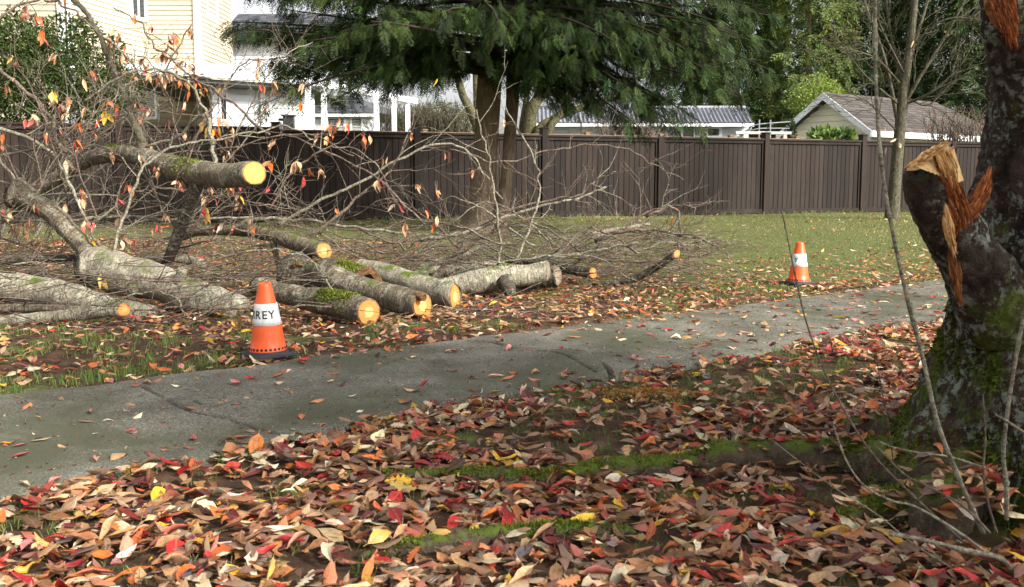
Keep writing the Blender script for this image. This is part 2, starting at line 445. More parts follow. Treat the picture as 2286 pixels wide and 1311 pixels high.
    plain('metal_roof', (.17, .175, .20), .42, .5, .2, 2.)
    t = NT('glass', .06, .6); t.col((.02, .025, .03)); MAT['glass'] = t.m
    plain('blind', (.55, .58, .52), .6, .2, .05)
    plain('cedar_plank', (.24, .155, .095), .8, .2, .25, 9.)
    plain('weathered_plank', (.42, .40, .36), .85, .1, .35, 9.)
    plain('galvanised', (.18, .19, .20), .4, .5, .1)
    plain('dark_metal', (.03, .03, .032), .5, .4, .2)
    plain('concrete', (.33, .32, .30), .9, .2, .2, 3.)
    # cones
    t = NT('cone_orange', .42, .4); v = t.coord('Object'); k = t.ramp(t.noise(v, 16, 5, .65), [(.48, 0.), (.72, .7)])
    t.col(t.mix(k, (.84, .10, .014), (.50, .12, .045))); t.bump(t.noise(v, 60, 3), .12, .003); MAT['cone_orange'] = t.m
    t = NT('cone_white', .5, .4); v = t.coord('Object'); k = t.ramp(t.noise(v, 22, 5, .7), [(.45, 0.), (.75, .75)])
    t.col(t.mix(k, (.72, .73, .72), (.40, .38, .33))); MAT['cone_white'] = t.m
    plain('cone_rubber', (.036, .038, .043), .75, .3, .35, 22., .3)
    plain('lettering', (.012, .012, .014), .6, .3, .1)
    t = NT('sawdust', .95, .05); v = t.pos(); t.col(t.ramp(t.noise(v, 120, 3, .7), [(.3, (.30, .15, .035)), (.7, (.52, .30, .085))])); t.bump(t.noise(v, 160, 3), 1., .01); MAT['sawdust'] = t.m
make_materials()

# ------------------------------------------------------------------ ground and footpath
def axis(lo, hi, f0, f1, fine, grow=1.18):
    a = list(np.arange(f0, f1, fine)); st = fine
    while a[-1] < hi: st *= grow; a.append(a[-1] + st)
    st = fine; b = [a[0]]
    while b[-1] > lo: st *= grow; b.append(b[-1] - st)
    return np.array(b[:0:-1] + a)
def grid_faces(nx, ny):
    i = np.arange(ny - 1)[:, None] * nx; j = np.arange(nx - 1)[None]; a = (i + j).ravel()
    return np.stack([a, a + 1, a + nx + 1, a + nx], 1)
gx, gy = axis(-260, 260, -4.5, 4.5, .045), axis(-60, 420, 2.0, 9.5, .04)
X, Y = np.meshgrid(gx, gy)
Z = ground_z(X, Y)
m = MB(); m.add(np.stack([X, Y, Z], -1), [grid_faces(len(gx), len(gy))])
kind(m.build('ground', MAT['soil']), 'structure')

crack_px = [[(1040, 768), (1100, 772), (1150, 786), (1210, 790), (1285, 800), (1315, 812), (1345, 828), (1372, 850), (1400, 868)],
            [(320, 872), (370, 900), (430, 930), (500, 942), (560, 962), (640, 985)],
            [(1090, 770), (1200, 800), (1270, 826), (1330, 846)],
            [(430, 905), (470, 918), (520, 905)]]
CR = [np.array([G(*q)[:2] for q in c]) for c in crack_px]
def seg_dist(x, y, poly):
    best = np.full(x.shape, 9.); side = np.zeros(x.shape)
    for a, b in zip(poly[:-1], poly[1:]):
        d = b - a; t = np.clip(((x - a[0]) * d[0] + (y - a[1]) * d[1]) / (d @ d), 0, 1)
        dx, dy = x - a[0] - t * d[0], y - a[1] - t * d[1]; r = np.hypot(dx, dy)
        sd = d[0] * dy - d[1] * dx; side = np.where(r < best, np.sign(sd), side); best = np.minimum(best, r)
    return best, side
def path_z(x, y, full=False):
    x = np.asarray(x, float); y = np.asarray(y, float)
    z = base_z(x, y) + .022 + .012 * (n2(x, y, .9, 31) - .5) + .004 * (n2(x, y, 9, 32) - .5)
    hv = G(1290, 818); r = np.hypot(x - hv[0], (y - hv[1]) * 1.0)
    d0, s0 = seg_dist(x, y, CR[0])
    z = z + .05 * np.exp(-(r / .33) ** 2) * (s0 < 0) + .012 * np.exp(-(r / .4) ** 2)
    dark = np.ones(x.shape)
    for k, (c, wd, dp) in enumerate(zip(CR, (.016, .008, .006, .006), (.03, .014, .010, .010))):
        d, _ = seg_dist(x, y, c)
        d = d + .012 * (n2(x, y, 22, 40 + k) - .5)
        g = 1 - smooth(wd * .5, wd * 1.7, np.abs(d)); z = z - dp * g; dark = np.minimum(dark, 1 - .72 * g)
    return (z, dark) if full else z
sg = np.concatenate([np.arange(-12, -.6, .12), np.arange(-.6, 9.6, .016), np.arange(9.6, 40, .2)])
tg = np.linspace(0, 1, 96)
S, T = np.meshgrid(sg, tg)
e0, e1 = edge0(sg)[None], edge1(sg)[None]
Wd = e0 + (e1 - e0) * T
X, Y = S * PT[0] + Wd * PN[0], S * PT[1] + Wd * PN[1]
Z, D = path_z(X, Y, True)
edge = np.minimum(T, 1 - T) * 1.55
Z = Z - .012 * (1 - smooth(0, .05, edge)) - .05 * (edge < 1e-4)
m = MB(); m.add(np.stack([X, Y, Z], -1), [grid_faces(len(sg), len(tg))], col=np.repeat(D.reshape(-1, 1), 3, 1))
kind(m.build('footpath', MAT['path']), 'structure')

# ------------------------------------------------------------------ walls, fences, houses
def axes_of(A, B):
    A, B = np.array(A, float), np.array(B, float); e = unit(B - A); n = np.array([e[1], -e[0]])
    if n @ (-(A + B) / 2) < 0: n = -n
    return np.array([[e[0], e[1], 0], [n[0], n[1], 0], [0, 0, 1.]]), float(np.linalg.norm(B - A))
def bevel_box(m, lo, hi, ax, org, b=.004):
    """box whose outward (second axis, +) edges are chamfered"""
    x0, y0, z0 = lo; x1, y1, z1 = hi
    v = [[x0,y0,z0],[x1,y0,z0],[x1,y0,z1],[x0,y0,z1],[x0,y1-b,z0],[x1,y1-b,z0],[x1,y1-b,z1],[x0,y1-b,z1],[x0+b,y1,z0+b],[x1-b,y1,z0+b],[x1-b,y1,z1-b],[x0+b,y1,z1-b]]
    v = np.array(v, float) @ ax + org
    return m.add(v, [[[3,2,1,0],[0,1,5,4],[1,2,6,5],[2,3,7,6],[3,0,4,7],[4,5,9,8],[5,6,10,9],[6,7,11,10],[7,4,8,11],[8,9,10,11]]])
def siding_wall(parent, A, B, z0, z1, pitch, mat, name='wall', gable=None):
    ax, L = axes_of(A, B); org = np.array([A[0], A[1], 0.])
    m = MB()
    if gable is None: m.box((0, -.16, z0), (L, -.002, z1), ax, org)
    else:
        zt = gable; v = np.array([[0,-.03,z0],[L,-.03,z0],[L,-.03,z1],[L/2,-.03,zt],[0,-.03,z1]]) @ ax + org
        m.add(v, [[[0,1,2,3,4]]])
    w = m.build(name, mat, parent, False)
    n = int(math.ceil(((gable or z1) - z0) / pitch)); me = None
    off = w.matrix_world.translation
    for k in range(n):
        zb = z0 + k * pitch
        x0, x1 = 0., L
        if gable is not None and zb > z1:
            h = (zb - z1) / (gable - z1) * L / 2; x0, x1 = h, L - h
            if x1 - x0 < .05: continue
        own = gable is not None and zb + pitch > z1
        if own or me is None:
            mm = MB(); zz = zb if own else z0
            gp = .016; prof = [(-.001, zz + gp), (.030, zz + gp), (.031, zz + gp + .006), (.022, zz + pitch - .001), (-.001, zz + pitch - .001)]
            if own:
                h2 = max(0., (zb + pitch - z1) / (gable - z1) * L / 2); xa, xb = min(h2, L/2 - .01), max(L - h2, L/2 + .01)
            else: xa, xb = x0, x1
            v = [[x0 if j < 3 else xa, p, z] for j, (p, z) in enumerate(prof)] + [[x1 if j < 3 else xb, p, z] for j, (p, z) in enumerate(prof)]
            mm.add(np.array(v) @ ax + org, [[[j, j + 1, j + 6, j + 5] for j in range(4)], [[4, 3, 2, 1, 0], [5, 6, 7, 8, 9]]])
            this = mm.mesh('siding_board', mat, False)
            if not own: me = this
        else: this = me
        o = link('siding_board', this, w)
        if not own: o.location.z += k * pitch
    return w
def obox(parent, name, A, B, z0, z1, d0, d1, mat, x0=0., x1=None):
    ax, L = axes_of(A, B); m = MB(); m.box((x0, d0, z0), (L if x1 is None else x1, d1, z1), ax, np.array([A[0], A[1], 0.]))
    return m.build(name, mat, parent, False)
def window(parent, A, B, xa, xb, z0, z1, glass='glass', fw=.06, mull=None, slats=False):
    ax, L = axes_of(A, B); org = np.array([A[0], A[1], 0.])
    w = MB()
    w.box((xa - fw, .0, z0 - fw), (xa, .07, z1 + fw), ax, org); w.box((xb, .0, z0 - fw), (xb + fw, .07, z1 + fw), ax, org)
    w.box((xa, .0, z1), (xb, .067, z1 + fw), ax, org); w.box((xa, .0, z0 - fw), (xb, .075, z0), ax, org)
    if mull: w.box((mull - .03, .0, z0), (mull + .03, .062, z1), ax, org)
    o = w.build('window', MAT['trim_white'], parent, False)
    g = MB(); g.box((xa, .01, z0), (xb, .040, z1), ax, org); g.build('pane', MAT[glass], o, False)
    if slats:
        s = MB(); z = z0 + .03
        while z < z1 - .02: s.box((xa + .02, .041, z), (xb - .02, .047, z + .022), ax, org); z += .05
        kind(s.build('blind', MAT['blind'], o, False), 'stuff')
    return o
def shingles(parent, p0, ex, up, nx, ny, wx, hy, mat, trim=None, seed=0):
    """overlapping tabs on a slope: p0 eave corner, ex along the eave, up along the slope"""
    m = MB(); r = np.random.default_rng(seed); ex, up = unit(ex), unit(up); nn = unit(np.cross(ex, up)); nn = nn if nn[2] > 0 else -nn
    for j in range(ny):
        sh = r.uniform(0, wx)
        for i in range(-1, nx + 1):
            a, b = i * wx + sh, (i + 1) * wx + sh - .006
            if trim:
                lo, hi = trim((j + .5) / ny); a, b = max(a, lo), min(b, hi)
            else: a, b = max(a, 0), min(b, nx * wx)
            if b - a < .02: continue
            y0, y1 = j * hy - r.uniform(0, .012), (j + 1) * hy + .05; h0 = .02 + r.uniform(0, .006)
            q = lambda x, y, z: p0 + ex * x + up * y + nn * z
            m.add([q(a, y0, .002), q(b, y0, .002), q(b, y0, h0), q(a, y0, h0), q(b, y1, .004), q(a, y1, .004)], [[[0,1,2,3],[3,2,4,5]], [[0,3,5],[1,4,2]]])
    return kind(m.build('shingles', mat, parent, False), 'stuff')

# brown board fence
FX = lambda x: np.array([x, 21.83 + .387 * x])
fence = thing('board_fence', 'long dark brown painted board fence across the back of the lawn', 'fence', (*FX(.7), .25))
meshes = {}
fa, _ = axes_of(FX(-3), FX(3))
for k in range(-5, 7):
    x0 = .70 + 2.70 * k; A, B = FX(x0), FX(x0 + 2.70); L = float(np.linalg.norm(B - A)); gz = .27
    org = np.array([A[0], A[1], gz]); top = 1.80 + (.05 if k < -2 else 0)
    tall = k not in (1, 4)
    def inst(key, name, builder, dx):
        if key not in meshes:
            m = MB(); builder(m); meshes[key] = m.mesh(name, MAT['fence_paint'], False)
        o = bpy.data.objects.new(name, meshes[key]); COL.objects.link(o); o.parent = fence
        o.location = Vector(org + fa[0] * dx + (fa[1] * random.uniform(-.003, .003) + np.array([0, 0, random.uniform(-.006, .004)]) if name == 'board' else 0)) - fence.location; return o
    ph = top + (.13 if tall else .02)
    def post(m):
        bevel_box(m, (-.07, -.09, -.3), (.07, .085, ph), fa, 0 * org, .008)
        if tall: bevel_box(m, (-.085, -.105, ph + .001), (.085, .10, ph + .03), fa, 0 * org, .008)
    inst(('post', tall, top), 'post', post, 0)
    inst(('trail', top), 'top_rail', lambda m: bevel_box(m, (.072, -.05, top - .035), (L - .072, .075, top + .01), fa, 0 * org), 0)
    inst(('trail2', top), 'upper_rail', lambda m: bevel_box(m, (.072, -.03, top - .11), (L - .072, .045, top - .037), fa, 0 * org), 0)
    inst(('brail',), 'bottom_rail', lambda m: bevel_box(m, (.072, -.03, .02), (L - .072, .050, .13), fa, 0 * org), 0)
    inst(('kick',), 'kick_board', lambda m: bevel_box(m, (.072, -.03, -.10), (L - .072, .030, .018), fa, 0 * org), 0)
    for dx in (.098, L - .098): inst(('stile', top), 'stile', lambda m: bevel_box(m, (-.025, -.02, .132), (.025, .04, top - .112), fa, 0 * org), dx)
    inst(('back', top), 'backing', lambda m: m.box((.12, -.035, .1), (L - .12, -.012, top - .06), fa), 0)
    nb = 20; bw = (L - .25) / nb
    for i in range(nb):
        inst(('board', top), 'board', lambda m: bevel_box(m, (.004, -.012, .125), (bw - .004, .010, top - .10), fa, 0 * org, .004), .125 + i * bw)

# low cedar fence of the neighbours right behind it
cf = thing('cedar_fence', 'unpainted tan cedar fence just behind the brown fence, only its top showing', 'fence', (*FX(2), .25))
def behind(x, d): p = FX(x); n = fa[1][:2]; return p - n * d
for (xa, xb, dz) in ((-4.6, 8.0, 0.),):
    A, B = behind(xa, .55), behind(xb, .55)
    obox(cf, 'top_rail', A, B, 2.085, 2.12, -.06, .06, MAT['cedar_plank'])
    nk = 7
    for i in range(nk):
        p = A + (B - A) * (i + .62) / nk; a2, b2 = p - fa[0][:2] * .045, p + fa[0][:2] * .045
        obox(cf, 'post', a2, b2, .2, 2.15, -.055, .055, MAT['cedar_plank']); obox(cf, 'post_cap', p - fa[0][:2] * .06, p + fa[0][:2] * .06, 2.151, 2.175, -.07, .07, MAT['cedar_plank'])
    n = 40
    for i in range(n):
        p0, p1 = A + (B - A) * (i / n), A + (B - A) * ((i + .985) / n); obox(cf, 'board', p0, p1, .25, 2.083, -.02, .0, MAT['cedar_plank'])
    A, B = behind(-4.6, .62), behind(-2.9, .62)

def xy(px, Y): return P(px, 400, Y)[:2]
def zz(py, Y): return float(P(1143, py, Y)[2])

# yellow house on the left
h = thing('yellow_house', 'two storey yellow clapboard house with white corner boards behind the left fence', 'house', (*xy(250, 27), .2))
A0, A1 = xy(-330, 24.0), xy(160, 24.0)
S0 = xy(175, 24.0); S1 = xy(345, 27.2); C1 = xy(452, 27.2); D1 = xy(527, 30.2)
top = 8.8
siding_wall(h, A0, A1, .2, top, .138, MAT['siding_yellow'])
siding_wall(h, S0 + np.array([0., .06]), S1, 3.2, top, .125, MAT['siding_yellow'])
siding_wall(h, S1 + np.array([.0, .0]), C1, 3.2, top, .125, MAT['siding_yellow'])
siding_wall(h, C1 + np.array([.06, .0]), D1, .2, top, .125, MAT['siding_yellow'])
obox(h, 'corner_board', xy(148, 23.97), xy(161, 23.97), .2, top, -.05, .05, MAT['trim_white'])
obox(h, 'corner_board', xy(168, 23.96), xy(178, 23.96), .2, top, -.05, .03, MAT['trim_white'])
obox(h, 'corner_board', xy(446, 27.16), xy(459, 27.16), .2, top, -.05, .05, MAT['trim_white'])
ax, L = axes_of(S0, S1); window(h, S0, S1, L * .76, L * .93, zz(38, 26.7), zz(38, 26.7) + 1.2, 'glass', .09, L * .845)
ax, L = axes_of(C1, D1); window(h, C1, D1, L * .24, L * .50, zz(30, 28.2), zz(30, 28.2) + 1.2, 'glass', .1)
# lower storey under the porch roof
B0, B1, B2 = xy(195, 27.25), xy(478, 27.25), xy(700, 27.25); E_Z = float(P(240, 146, 22.6)[2]) - .26
siding_wall(h, B0, B1, .2, 3.75, .15, MAT['siding_yellow']); B1, B2 = xy(478, 24.75), xy(705, 26.3); siding_wall(h, B1, B2, .2, E_Z, .15, MAT['siding_white'])
ax, L = axes_of(B0, B1); f = lambda px: float((xy(px, 27.25) - B0) @ ax[0][:2])
window(h, B0, B1, f(262), f(322), zz(262, 27.2), zz(215, 27.2), 'glass', .07, f(292))
window(h, B0, B1, f(431), f(472), zz(268, 27.2), zz(196, 27.2), 'glass', .07, None, True)
obox(h, 'casing', B0, B1, .2, zz(172, 27.2), .0, .06, MAT['trim_white'], f(408), f(418))
ax, L = axes_of(B1, B2); f = lambda px: float((xy(px, 24.75 + (px - 478) / 227 * 1.55) - B1) @ ax[0][:2])
window(h, B1, B2, f(497), f(508), zz(268, 25), zz(205, 25), 'glass', .05)
obox(h, 'porch_post', B1, B2, .2, zz(192, 25.4), .0, .10, MAT['trim_white'], f(583), f(593))
obox(h, 'porch_beam', B1, B2, zz(199, 25.4), zz(192, 25.4), .0, .104, MAT['trim_white'], f(583), f(690))
# porch roof: gutter, sloping sheet and soffit
E0, E1 = P(240, 146, 22.6), P(700, 176, 25.6); E1[2] = E0[2]
wall_y = np.array([0, 4.6, .62])
m = MB(); v = [E0, E1, E1 + np.array([.3, 3.4, .55]), E0 + wall_y]; v += [p - np.array([0, 0, .07]) for p in v]
m.add(v, [[[0,1,2,3],[7,6,5,4],[0,4,5,1],[1,5,6,2],[2,6,7,3],[3,7,4,0]]]); m.build('porch_roof', MAT['gutter'], h, False)
obox(h, 'gutter', E0[:2], E1[:2], E0[2] - .13, E0[2] + .02, .004, .12, MAT['gutter'])
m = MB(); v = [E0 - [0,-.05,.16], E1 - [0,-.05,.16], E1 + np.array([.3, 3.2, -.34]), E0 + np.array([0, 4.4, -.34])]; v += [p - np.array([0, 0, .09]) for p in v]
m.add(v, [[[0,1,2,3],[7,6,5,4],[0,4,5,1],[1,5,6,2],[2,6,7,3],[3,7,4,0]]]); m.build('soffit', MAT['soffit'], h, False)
for q in (.25, .5, .75, 1.0):   # standing seams of the porch roof
    a = E0 + (E1 - E0) * q * .98; obox(h, 'roof_seam', a[:2] + [0, .02], a[:2] + [.0, .1], E0[2] - .12, E0[2] + .05, -.02, .14, MAT['gutter'])
m = MB(); v = np.array([[*xy(-330, 23.6), top], [*xy(180, 23.6), top], [*xy(500, 33), top + .1], [*xy(-330, 33), top + .1], [*xy(-330, 28), top + 2.2], [*xy(300, 29), top + 2.2]])
m.add(v, [[[0,1,5,4],[2,3,4,5],[0,3,2,1]], [[1,2,5],[0,4,3]]]); m.build('roof', MAT['shingle_grey'], h, False)
lm = thing('wall_lantern', 'small black wall lantern beside the white porch recess', 'lamp', P(645, 275, 25.4))
m = MB(); c = P(645, 275, 25.42); m.box(c - [.13, .1, .16], c + [.13, .1, .16]); m.box(c + [-.17, -.13, .162], c + [.17, .13, .2]); m.build('lantern_body', MAT['dark_metal'], lm, False)
m = MB(); m.box(c + [-.26, -.02, .06], c + [-.132, .25, .12]); m.build('bracket', MAT['dark_metal'], lm, False)

# grey roofed wing between house and pergola
wg = thing('grey_roofed_wing', 'white sided wing with grey shingle roof seen left of the cedar foliage', 'house', (*xy(600, 31), .2))
A, B = xy(500, 31), xy(680, 31); siding_wall(wg, A, B, 3.0, zz(95, 31), .125, MAT['siding_white'])
p0 = P(480, 92, 30.6); ex = np.array([1., .0, 0]); up = unit(np.array([0, 1., .45])); 
m = MB(); m.add([p0, p0 + ex * 4.2, p0 + ex * 4.2 + up * 3.0, p0 + up * 3.0], [[[0,1,2,3]]]); rf = m.build('roof', MAT['shingle_grey'], wg, False)
shingles(rf, p0, ex, up, 21, 12, .2, .25, MAT['shingle_grey'], seed=3)

# white pergola
pg = thing('white_pergola', 'white post and beam pergola between the yellow house and the cedar', 'pergola', (*xy(800, 25.5), .2))
for px, Yp in ((692, 23.2), (727, 23.9), (843, 26.0), (882, 27.2), (912, 28.3)):
    p = xy(px, Yp); obox(pg, 'post', p - [.06, 0], p + [.06, 0], .2, zz(214, 26), -.06, .06, MAT['trim_white'])
A, B = xy(680, 23.0), xy(930, 28.8); obox(pg, 'beam', A, B, zz(214, 26) + .002, zz(214, 26) + .16, -.07, .07, MAT['trim_white'])
# small white house with two blinds windows
sh = thing('white_bungalow', 'white bungalow with dark hipped roof and two windows with blinds beyond the pergola', 'house', (*xy(770, 33), .2))
A, B = xy(696, 33), xy(838, 33); ez = zz(262, 33)
siding_wall(sh, A, B, .3, ez, .14, MAT['siding_white'])
ax, L = axes_of(A, B); f = lambda px: float((xy(px, 33) - A) @ ax[0][:2])
window(sh, A, B, f(737), f(770), zz(293, 33), zz(265, 33), 'glass', .07, None, True); window(sh, A, B, f(789), f(808), zz(293, 33), zz(264, 33), 'glass', .07, None, True)
obox(sh, 'fascia', xy(690, 32.7), xy(842, 32.7), ez + .002, ez + .16, -.05, .0, MAT['trim_white'])
e0, e1 = P(680, 251, 32.65), P(843, 256, 32.65); e1[2] = e0[2]; rg0, rg1 = P(700, 215, 35.5), P(788, 217, 35.5); rg1[2] = rg0[2]
m = MB(); m.add([e0, e1, rg1, rg0, e1 + [1.2, 6, 0], e0 + [0, 6, 0]], [[[0,1,2,3],[3,2,4,5]], [[1,4,2]]]); rf = m.build('roof', MAT['shingle_grey'], sh, False)
ex = e1 - e0; Lx = float(np.linalg.norm(ex)); up = np.array([0, rg0[1] - e0[1], rg0[2] - e0[2]]); Lu = float(np.linalg.norm(up))
shingles(rf, e0, ex, up, int(Lx / .22) + 1, 12, .22, Lu / 12, MAT['shingle_grey'], lambda t: (0, Lx - t * (Lx - (rg1[0] - e0[0]))), 5)
obox(sh, 'wall', xy(839, 33.05), xy(842, 36), .3, ez, -.1, .0, MAT['siding_white'])

# long shed with corrugated roof
cs = thing('corrugated_roof_shed', 'long low white shed with dark grey corrugated roof behind the fence', 'shed', (*xy(1440, 30), .2))
A, B = xy(1180, 30.3), xy(1668, 30.3); ez = zz(276, 30.3)
siding_wall(cs, A, B, .3, ez, .17, MAT['siding_grey'])
ax, L = axes_of(A, B); f = lambda px: float((xy(px, 30.3) - A) @ ax[0][:2])
window(cs, A, B, f(1374), f(1442), zz(306, 30.3), zz(281, 30.3), 'glass', .07, f(1432)); window(cs, A, B, f(1522), f(1546), zz(306, 30.3), zz(282, 30.3), 'glass', .05); window(cs, A, B, f(1577), f(1602), zz(303, 30.3), zz(288, 30.3), 'glass', .09)
e0, e1 = P(1165, 273, 29.9), P(1682, 273, 29.9); r0, r1 = P(1165, 241, 33), P(1664, 241, 33)
n = 56 * 8; t = np.linspace(0, 1, n); wv = .035 * np.sin(t * 56 * 2 * math.pi)
lo = e0 + t[:, None] * (e1 - e0) + np.stack([0 * t, -wv * .25, wv], 1); hi = r0 + t[:, None] * (r1 - r0) + np.stack([0 * t, -wv * .25, wv], 1)
v = np.concatenate([lo, hi, lo - [0, 0, .02], hi - [0, 0, .02]]); i = np.arange(n - 1)
m = MB(); m.add(v, [np.stack([i, i + 1, i + 1 + n, i + n], 1), np.stack([i + 3 * n, i + 1 + 3 * n, i + 1 + 2 * n, i + 2 * n], 1), np.stack([i + 2 * n, i + 1 + 2 * n, i + 1, i], 1)]); m.build('corrugated_roof', MAT['metal_roof'], cs)
m = MB(); m.add(*tube(np.array([r0, r1]), .07, 8)[:2]); m.build('ridge_cap', MAT['metal_roof'], cs)
obox(cs, 'gutter', e0[:2], e1[:2], e0[2] - .13, e0[2] - .045, -.02, .10, MAT['trim_white'])
m = MB(); q = P(1676, 279, 29.9); m.add(*tube(cr([q, q + [0, .1, -.12], q + [-.16, .25, -.25], q + [-.2, .3, -.5], q + [-.2, .3, -2]], 20), .04, 8)[:2]); m.build('downpipe', MAT['trim_white'], cs)
m = MB(); sp = [[e1[0] - .25, 30.3, .3], [e1[0] - .25, 35, .3], [e1[0] - .25, 35, ez], [e1[0] - .25, 30.3, ez]]; m.add(sp, [[[0,1,2,3]]]); m.build('end_wall', MAT['siding_grey'], cs, False)

# yellow garden shed with brown shingles
ys = thing('yellow_shed', 'pale yellow shed with brown shingle roof and white barge boards behind the right fence', 'shed', (*xy(1850, 31), .2))
GA, GB = P(1768, 400, 32.4)[:2], P(1937, 400, 30.2)[:2]
ezz, apx = zz(281, 31.0), zz(211, 31.3)
siding_wall(ys, GA, GB, .3, ezz - .05, .2, MAT['siding_shed'], 'gable_wall', apx - .16)
ax, L = axes_of(GA, GB); e, nrm = ax[0][:2], ax[1][:2]
if e[0] < 0: GA, GB = GB, GA; e = -e
back = -nrm * 7.2
mid = (GA + GB) / 2
ov = .42; rise = apx - ezz; half = L / 2 + .34
def rp(s, d, z): q = mid + e * s - nrm * d; return np.array([q[0], q[1], z])
eL, eR = -half, half; zE = apx - rise * half / (L / 2)
rt = MB()
for sgn in (-1, 1):
    v = [rp(sgn * half, -ov, zE), rp(0, -ov, apx), rp(0, 6.0, apx), rp(sgn * half, 7.8, zE)]; v += [p - np.array([0, 0, .08]) for p in v]
    rt.add(v, [[[0,1,2,3],[7,6,5,4],[0,4,5,1],[1,5,6,2],[2,6,7,3],[3,7,4,0]]])
rt.add([rp(half, 7.8, zE - .001), rp(0, 6.0, apx - .001), rp(-half, 7.8, zE - .001)], [[[0,1,2]]])
rf = rt.build('roof', MAT['shingle_brown'], ys, False)
upv = rp(0, 0, apx) - rp(half, 0, zE); Ls = float(np.linalg.norm(upv)); exv = rp(half, 1, 0) - rp(half, 0, 0)
nr = 14; shingles(rf, rp(half, -ov, zE + .01), exv, upv, 33, nr, .26, Ls / nr, MAT['shingle_brown'], lambda t: (0, 7.8 + ov - 1.8 * t), 9)
m = MB(); 
for i in range(21):
    a = rp(0, -ov + i * .3, apx + .02); bb = rp(0, -ov + i * .3 + .33, apx + .035)
    ra = np.array([e[0], e[1], -.55]) * .13; rb = np.array([-e[0], -e[1], -.55]) * .13
    m.add([a + ra, a + [0, 0, .02], a + rb, bb + rb, bb + [0, 0, .02], bb + ra], [[[0,1,4,5],[1,2,3,4]]])
m.build('ridge_caps', MAT['shingle_brown'], rf, False)
for sgn in (-1, 1):
    a, b = rp(sgn * half, -ov - .03, zE), rp(0, -ov - .03, apx)
    o3 = np.array([nrm[0], nrm[1], 0]) * .03
    v = [a + [0,0,.03], b + [0,0,.03], b - [0,0,.19], a - [0,0,.17]]; v = v + [p - o3 for p in v]
    m = MB(); m.add(v, [[[0,1,2,3],[7,6,5,4],[0,4,5,1],[1,5,6,2],[2,6,7,3],[3,7,4,0]]]); m.build('barge_board', MAT['trim_worn'], ys, False)
q0, q1 = rp(half, -ov - .02, 0)[:2], rp(half, 7.2, 0)[:2]
m = MB(); 
fA = rp(half + .012, -ov, zE - .15); fB = rp(half + .012, 7.8, zE - .15); up3 = np.array([0, 0, .17]); w3 = np.array([e[0], e[1], 0]) * .03
v = [fA, fB, fB + up3, fA + up3]; v += [p + w3 for p in v]; m.add(v, [[[0,1,2,3],[7,6,5,4],[0,4,5,1],[1,5,6,2],[2,6,7,3],[3,7,4,0]]]); m.build('fascia', MAT['trim_white'], ys, False)
siding_wall(ys, rp(L / 2 - .02, .03, 0)[:2], rp(L / 2 - .02, 7.5, 0)[:2], .3, zE + .05, .2, MAT['siding_shed'], 'side_wall')
for s_ in (-L / 2, L / 2):
    p = rp(s_, -.02, 0)[:2]; obox(ys, 'corner_board', p - e * .06, p + e * .06, .3, ezz - .06, -.03, .05, MAT['trim_white'])

# pipe railing and plank seen above the fence
rl = thing('pipe_railing', 'galvanised pipe railing above the fence left of the yellow shed', 'railing', (*xy(1710, 29), .2))
for px in (1695, 1720):
    p = P(px, 268, 29); m = MB(); m.add(*tube(np.array([[p[0], p[1], .2], p]), .022, 8)[:2]); m.build('post', MAT['galvanised'], rl)
for ya, yb in ((280, 272), (290, 287)):
    m = MB(); m.add(*tube(cr([P(1675, ya + 2, 29), P(1700, ya - 3, 29), P(1765, yb, 29.3)], 10), .015, 8)[:2]); m.build('rail', MAT['galvanised'], rl)
pk = thing('weathered_plank', 'pale weathered plank lying level above the fence beside the pipe railing', 'plank', P(1700, 296, 28.4))
obox(pk, 'plank', P(1640, 296, 28.2)[:2], P(1764, 296, 28.4)[:2], zz(300, 28.3), zz(294, 28.3), -.1, .1, MAT['weathered_plank'])
for px in (1655, 1752):
    p = P(px, 300, 28.3); obox(pk, 'trestle', p[:2] - [.05, 0], p[:2] + [.05, 0], .2, zz(300, 28.3) - .001, -.05, .05, MAT['weathered_plank'])

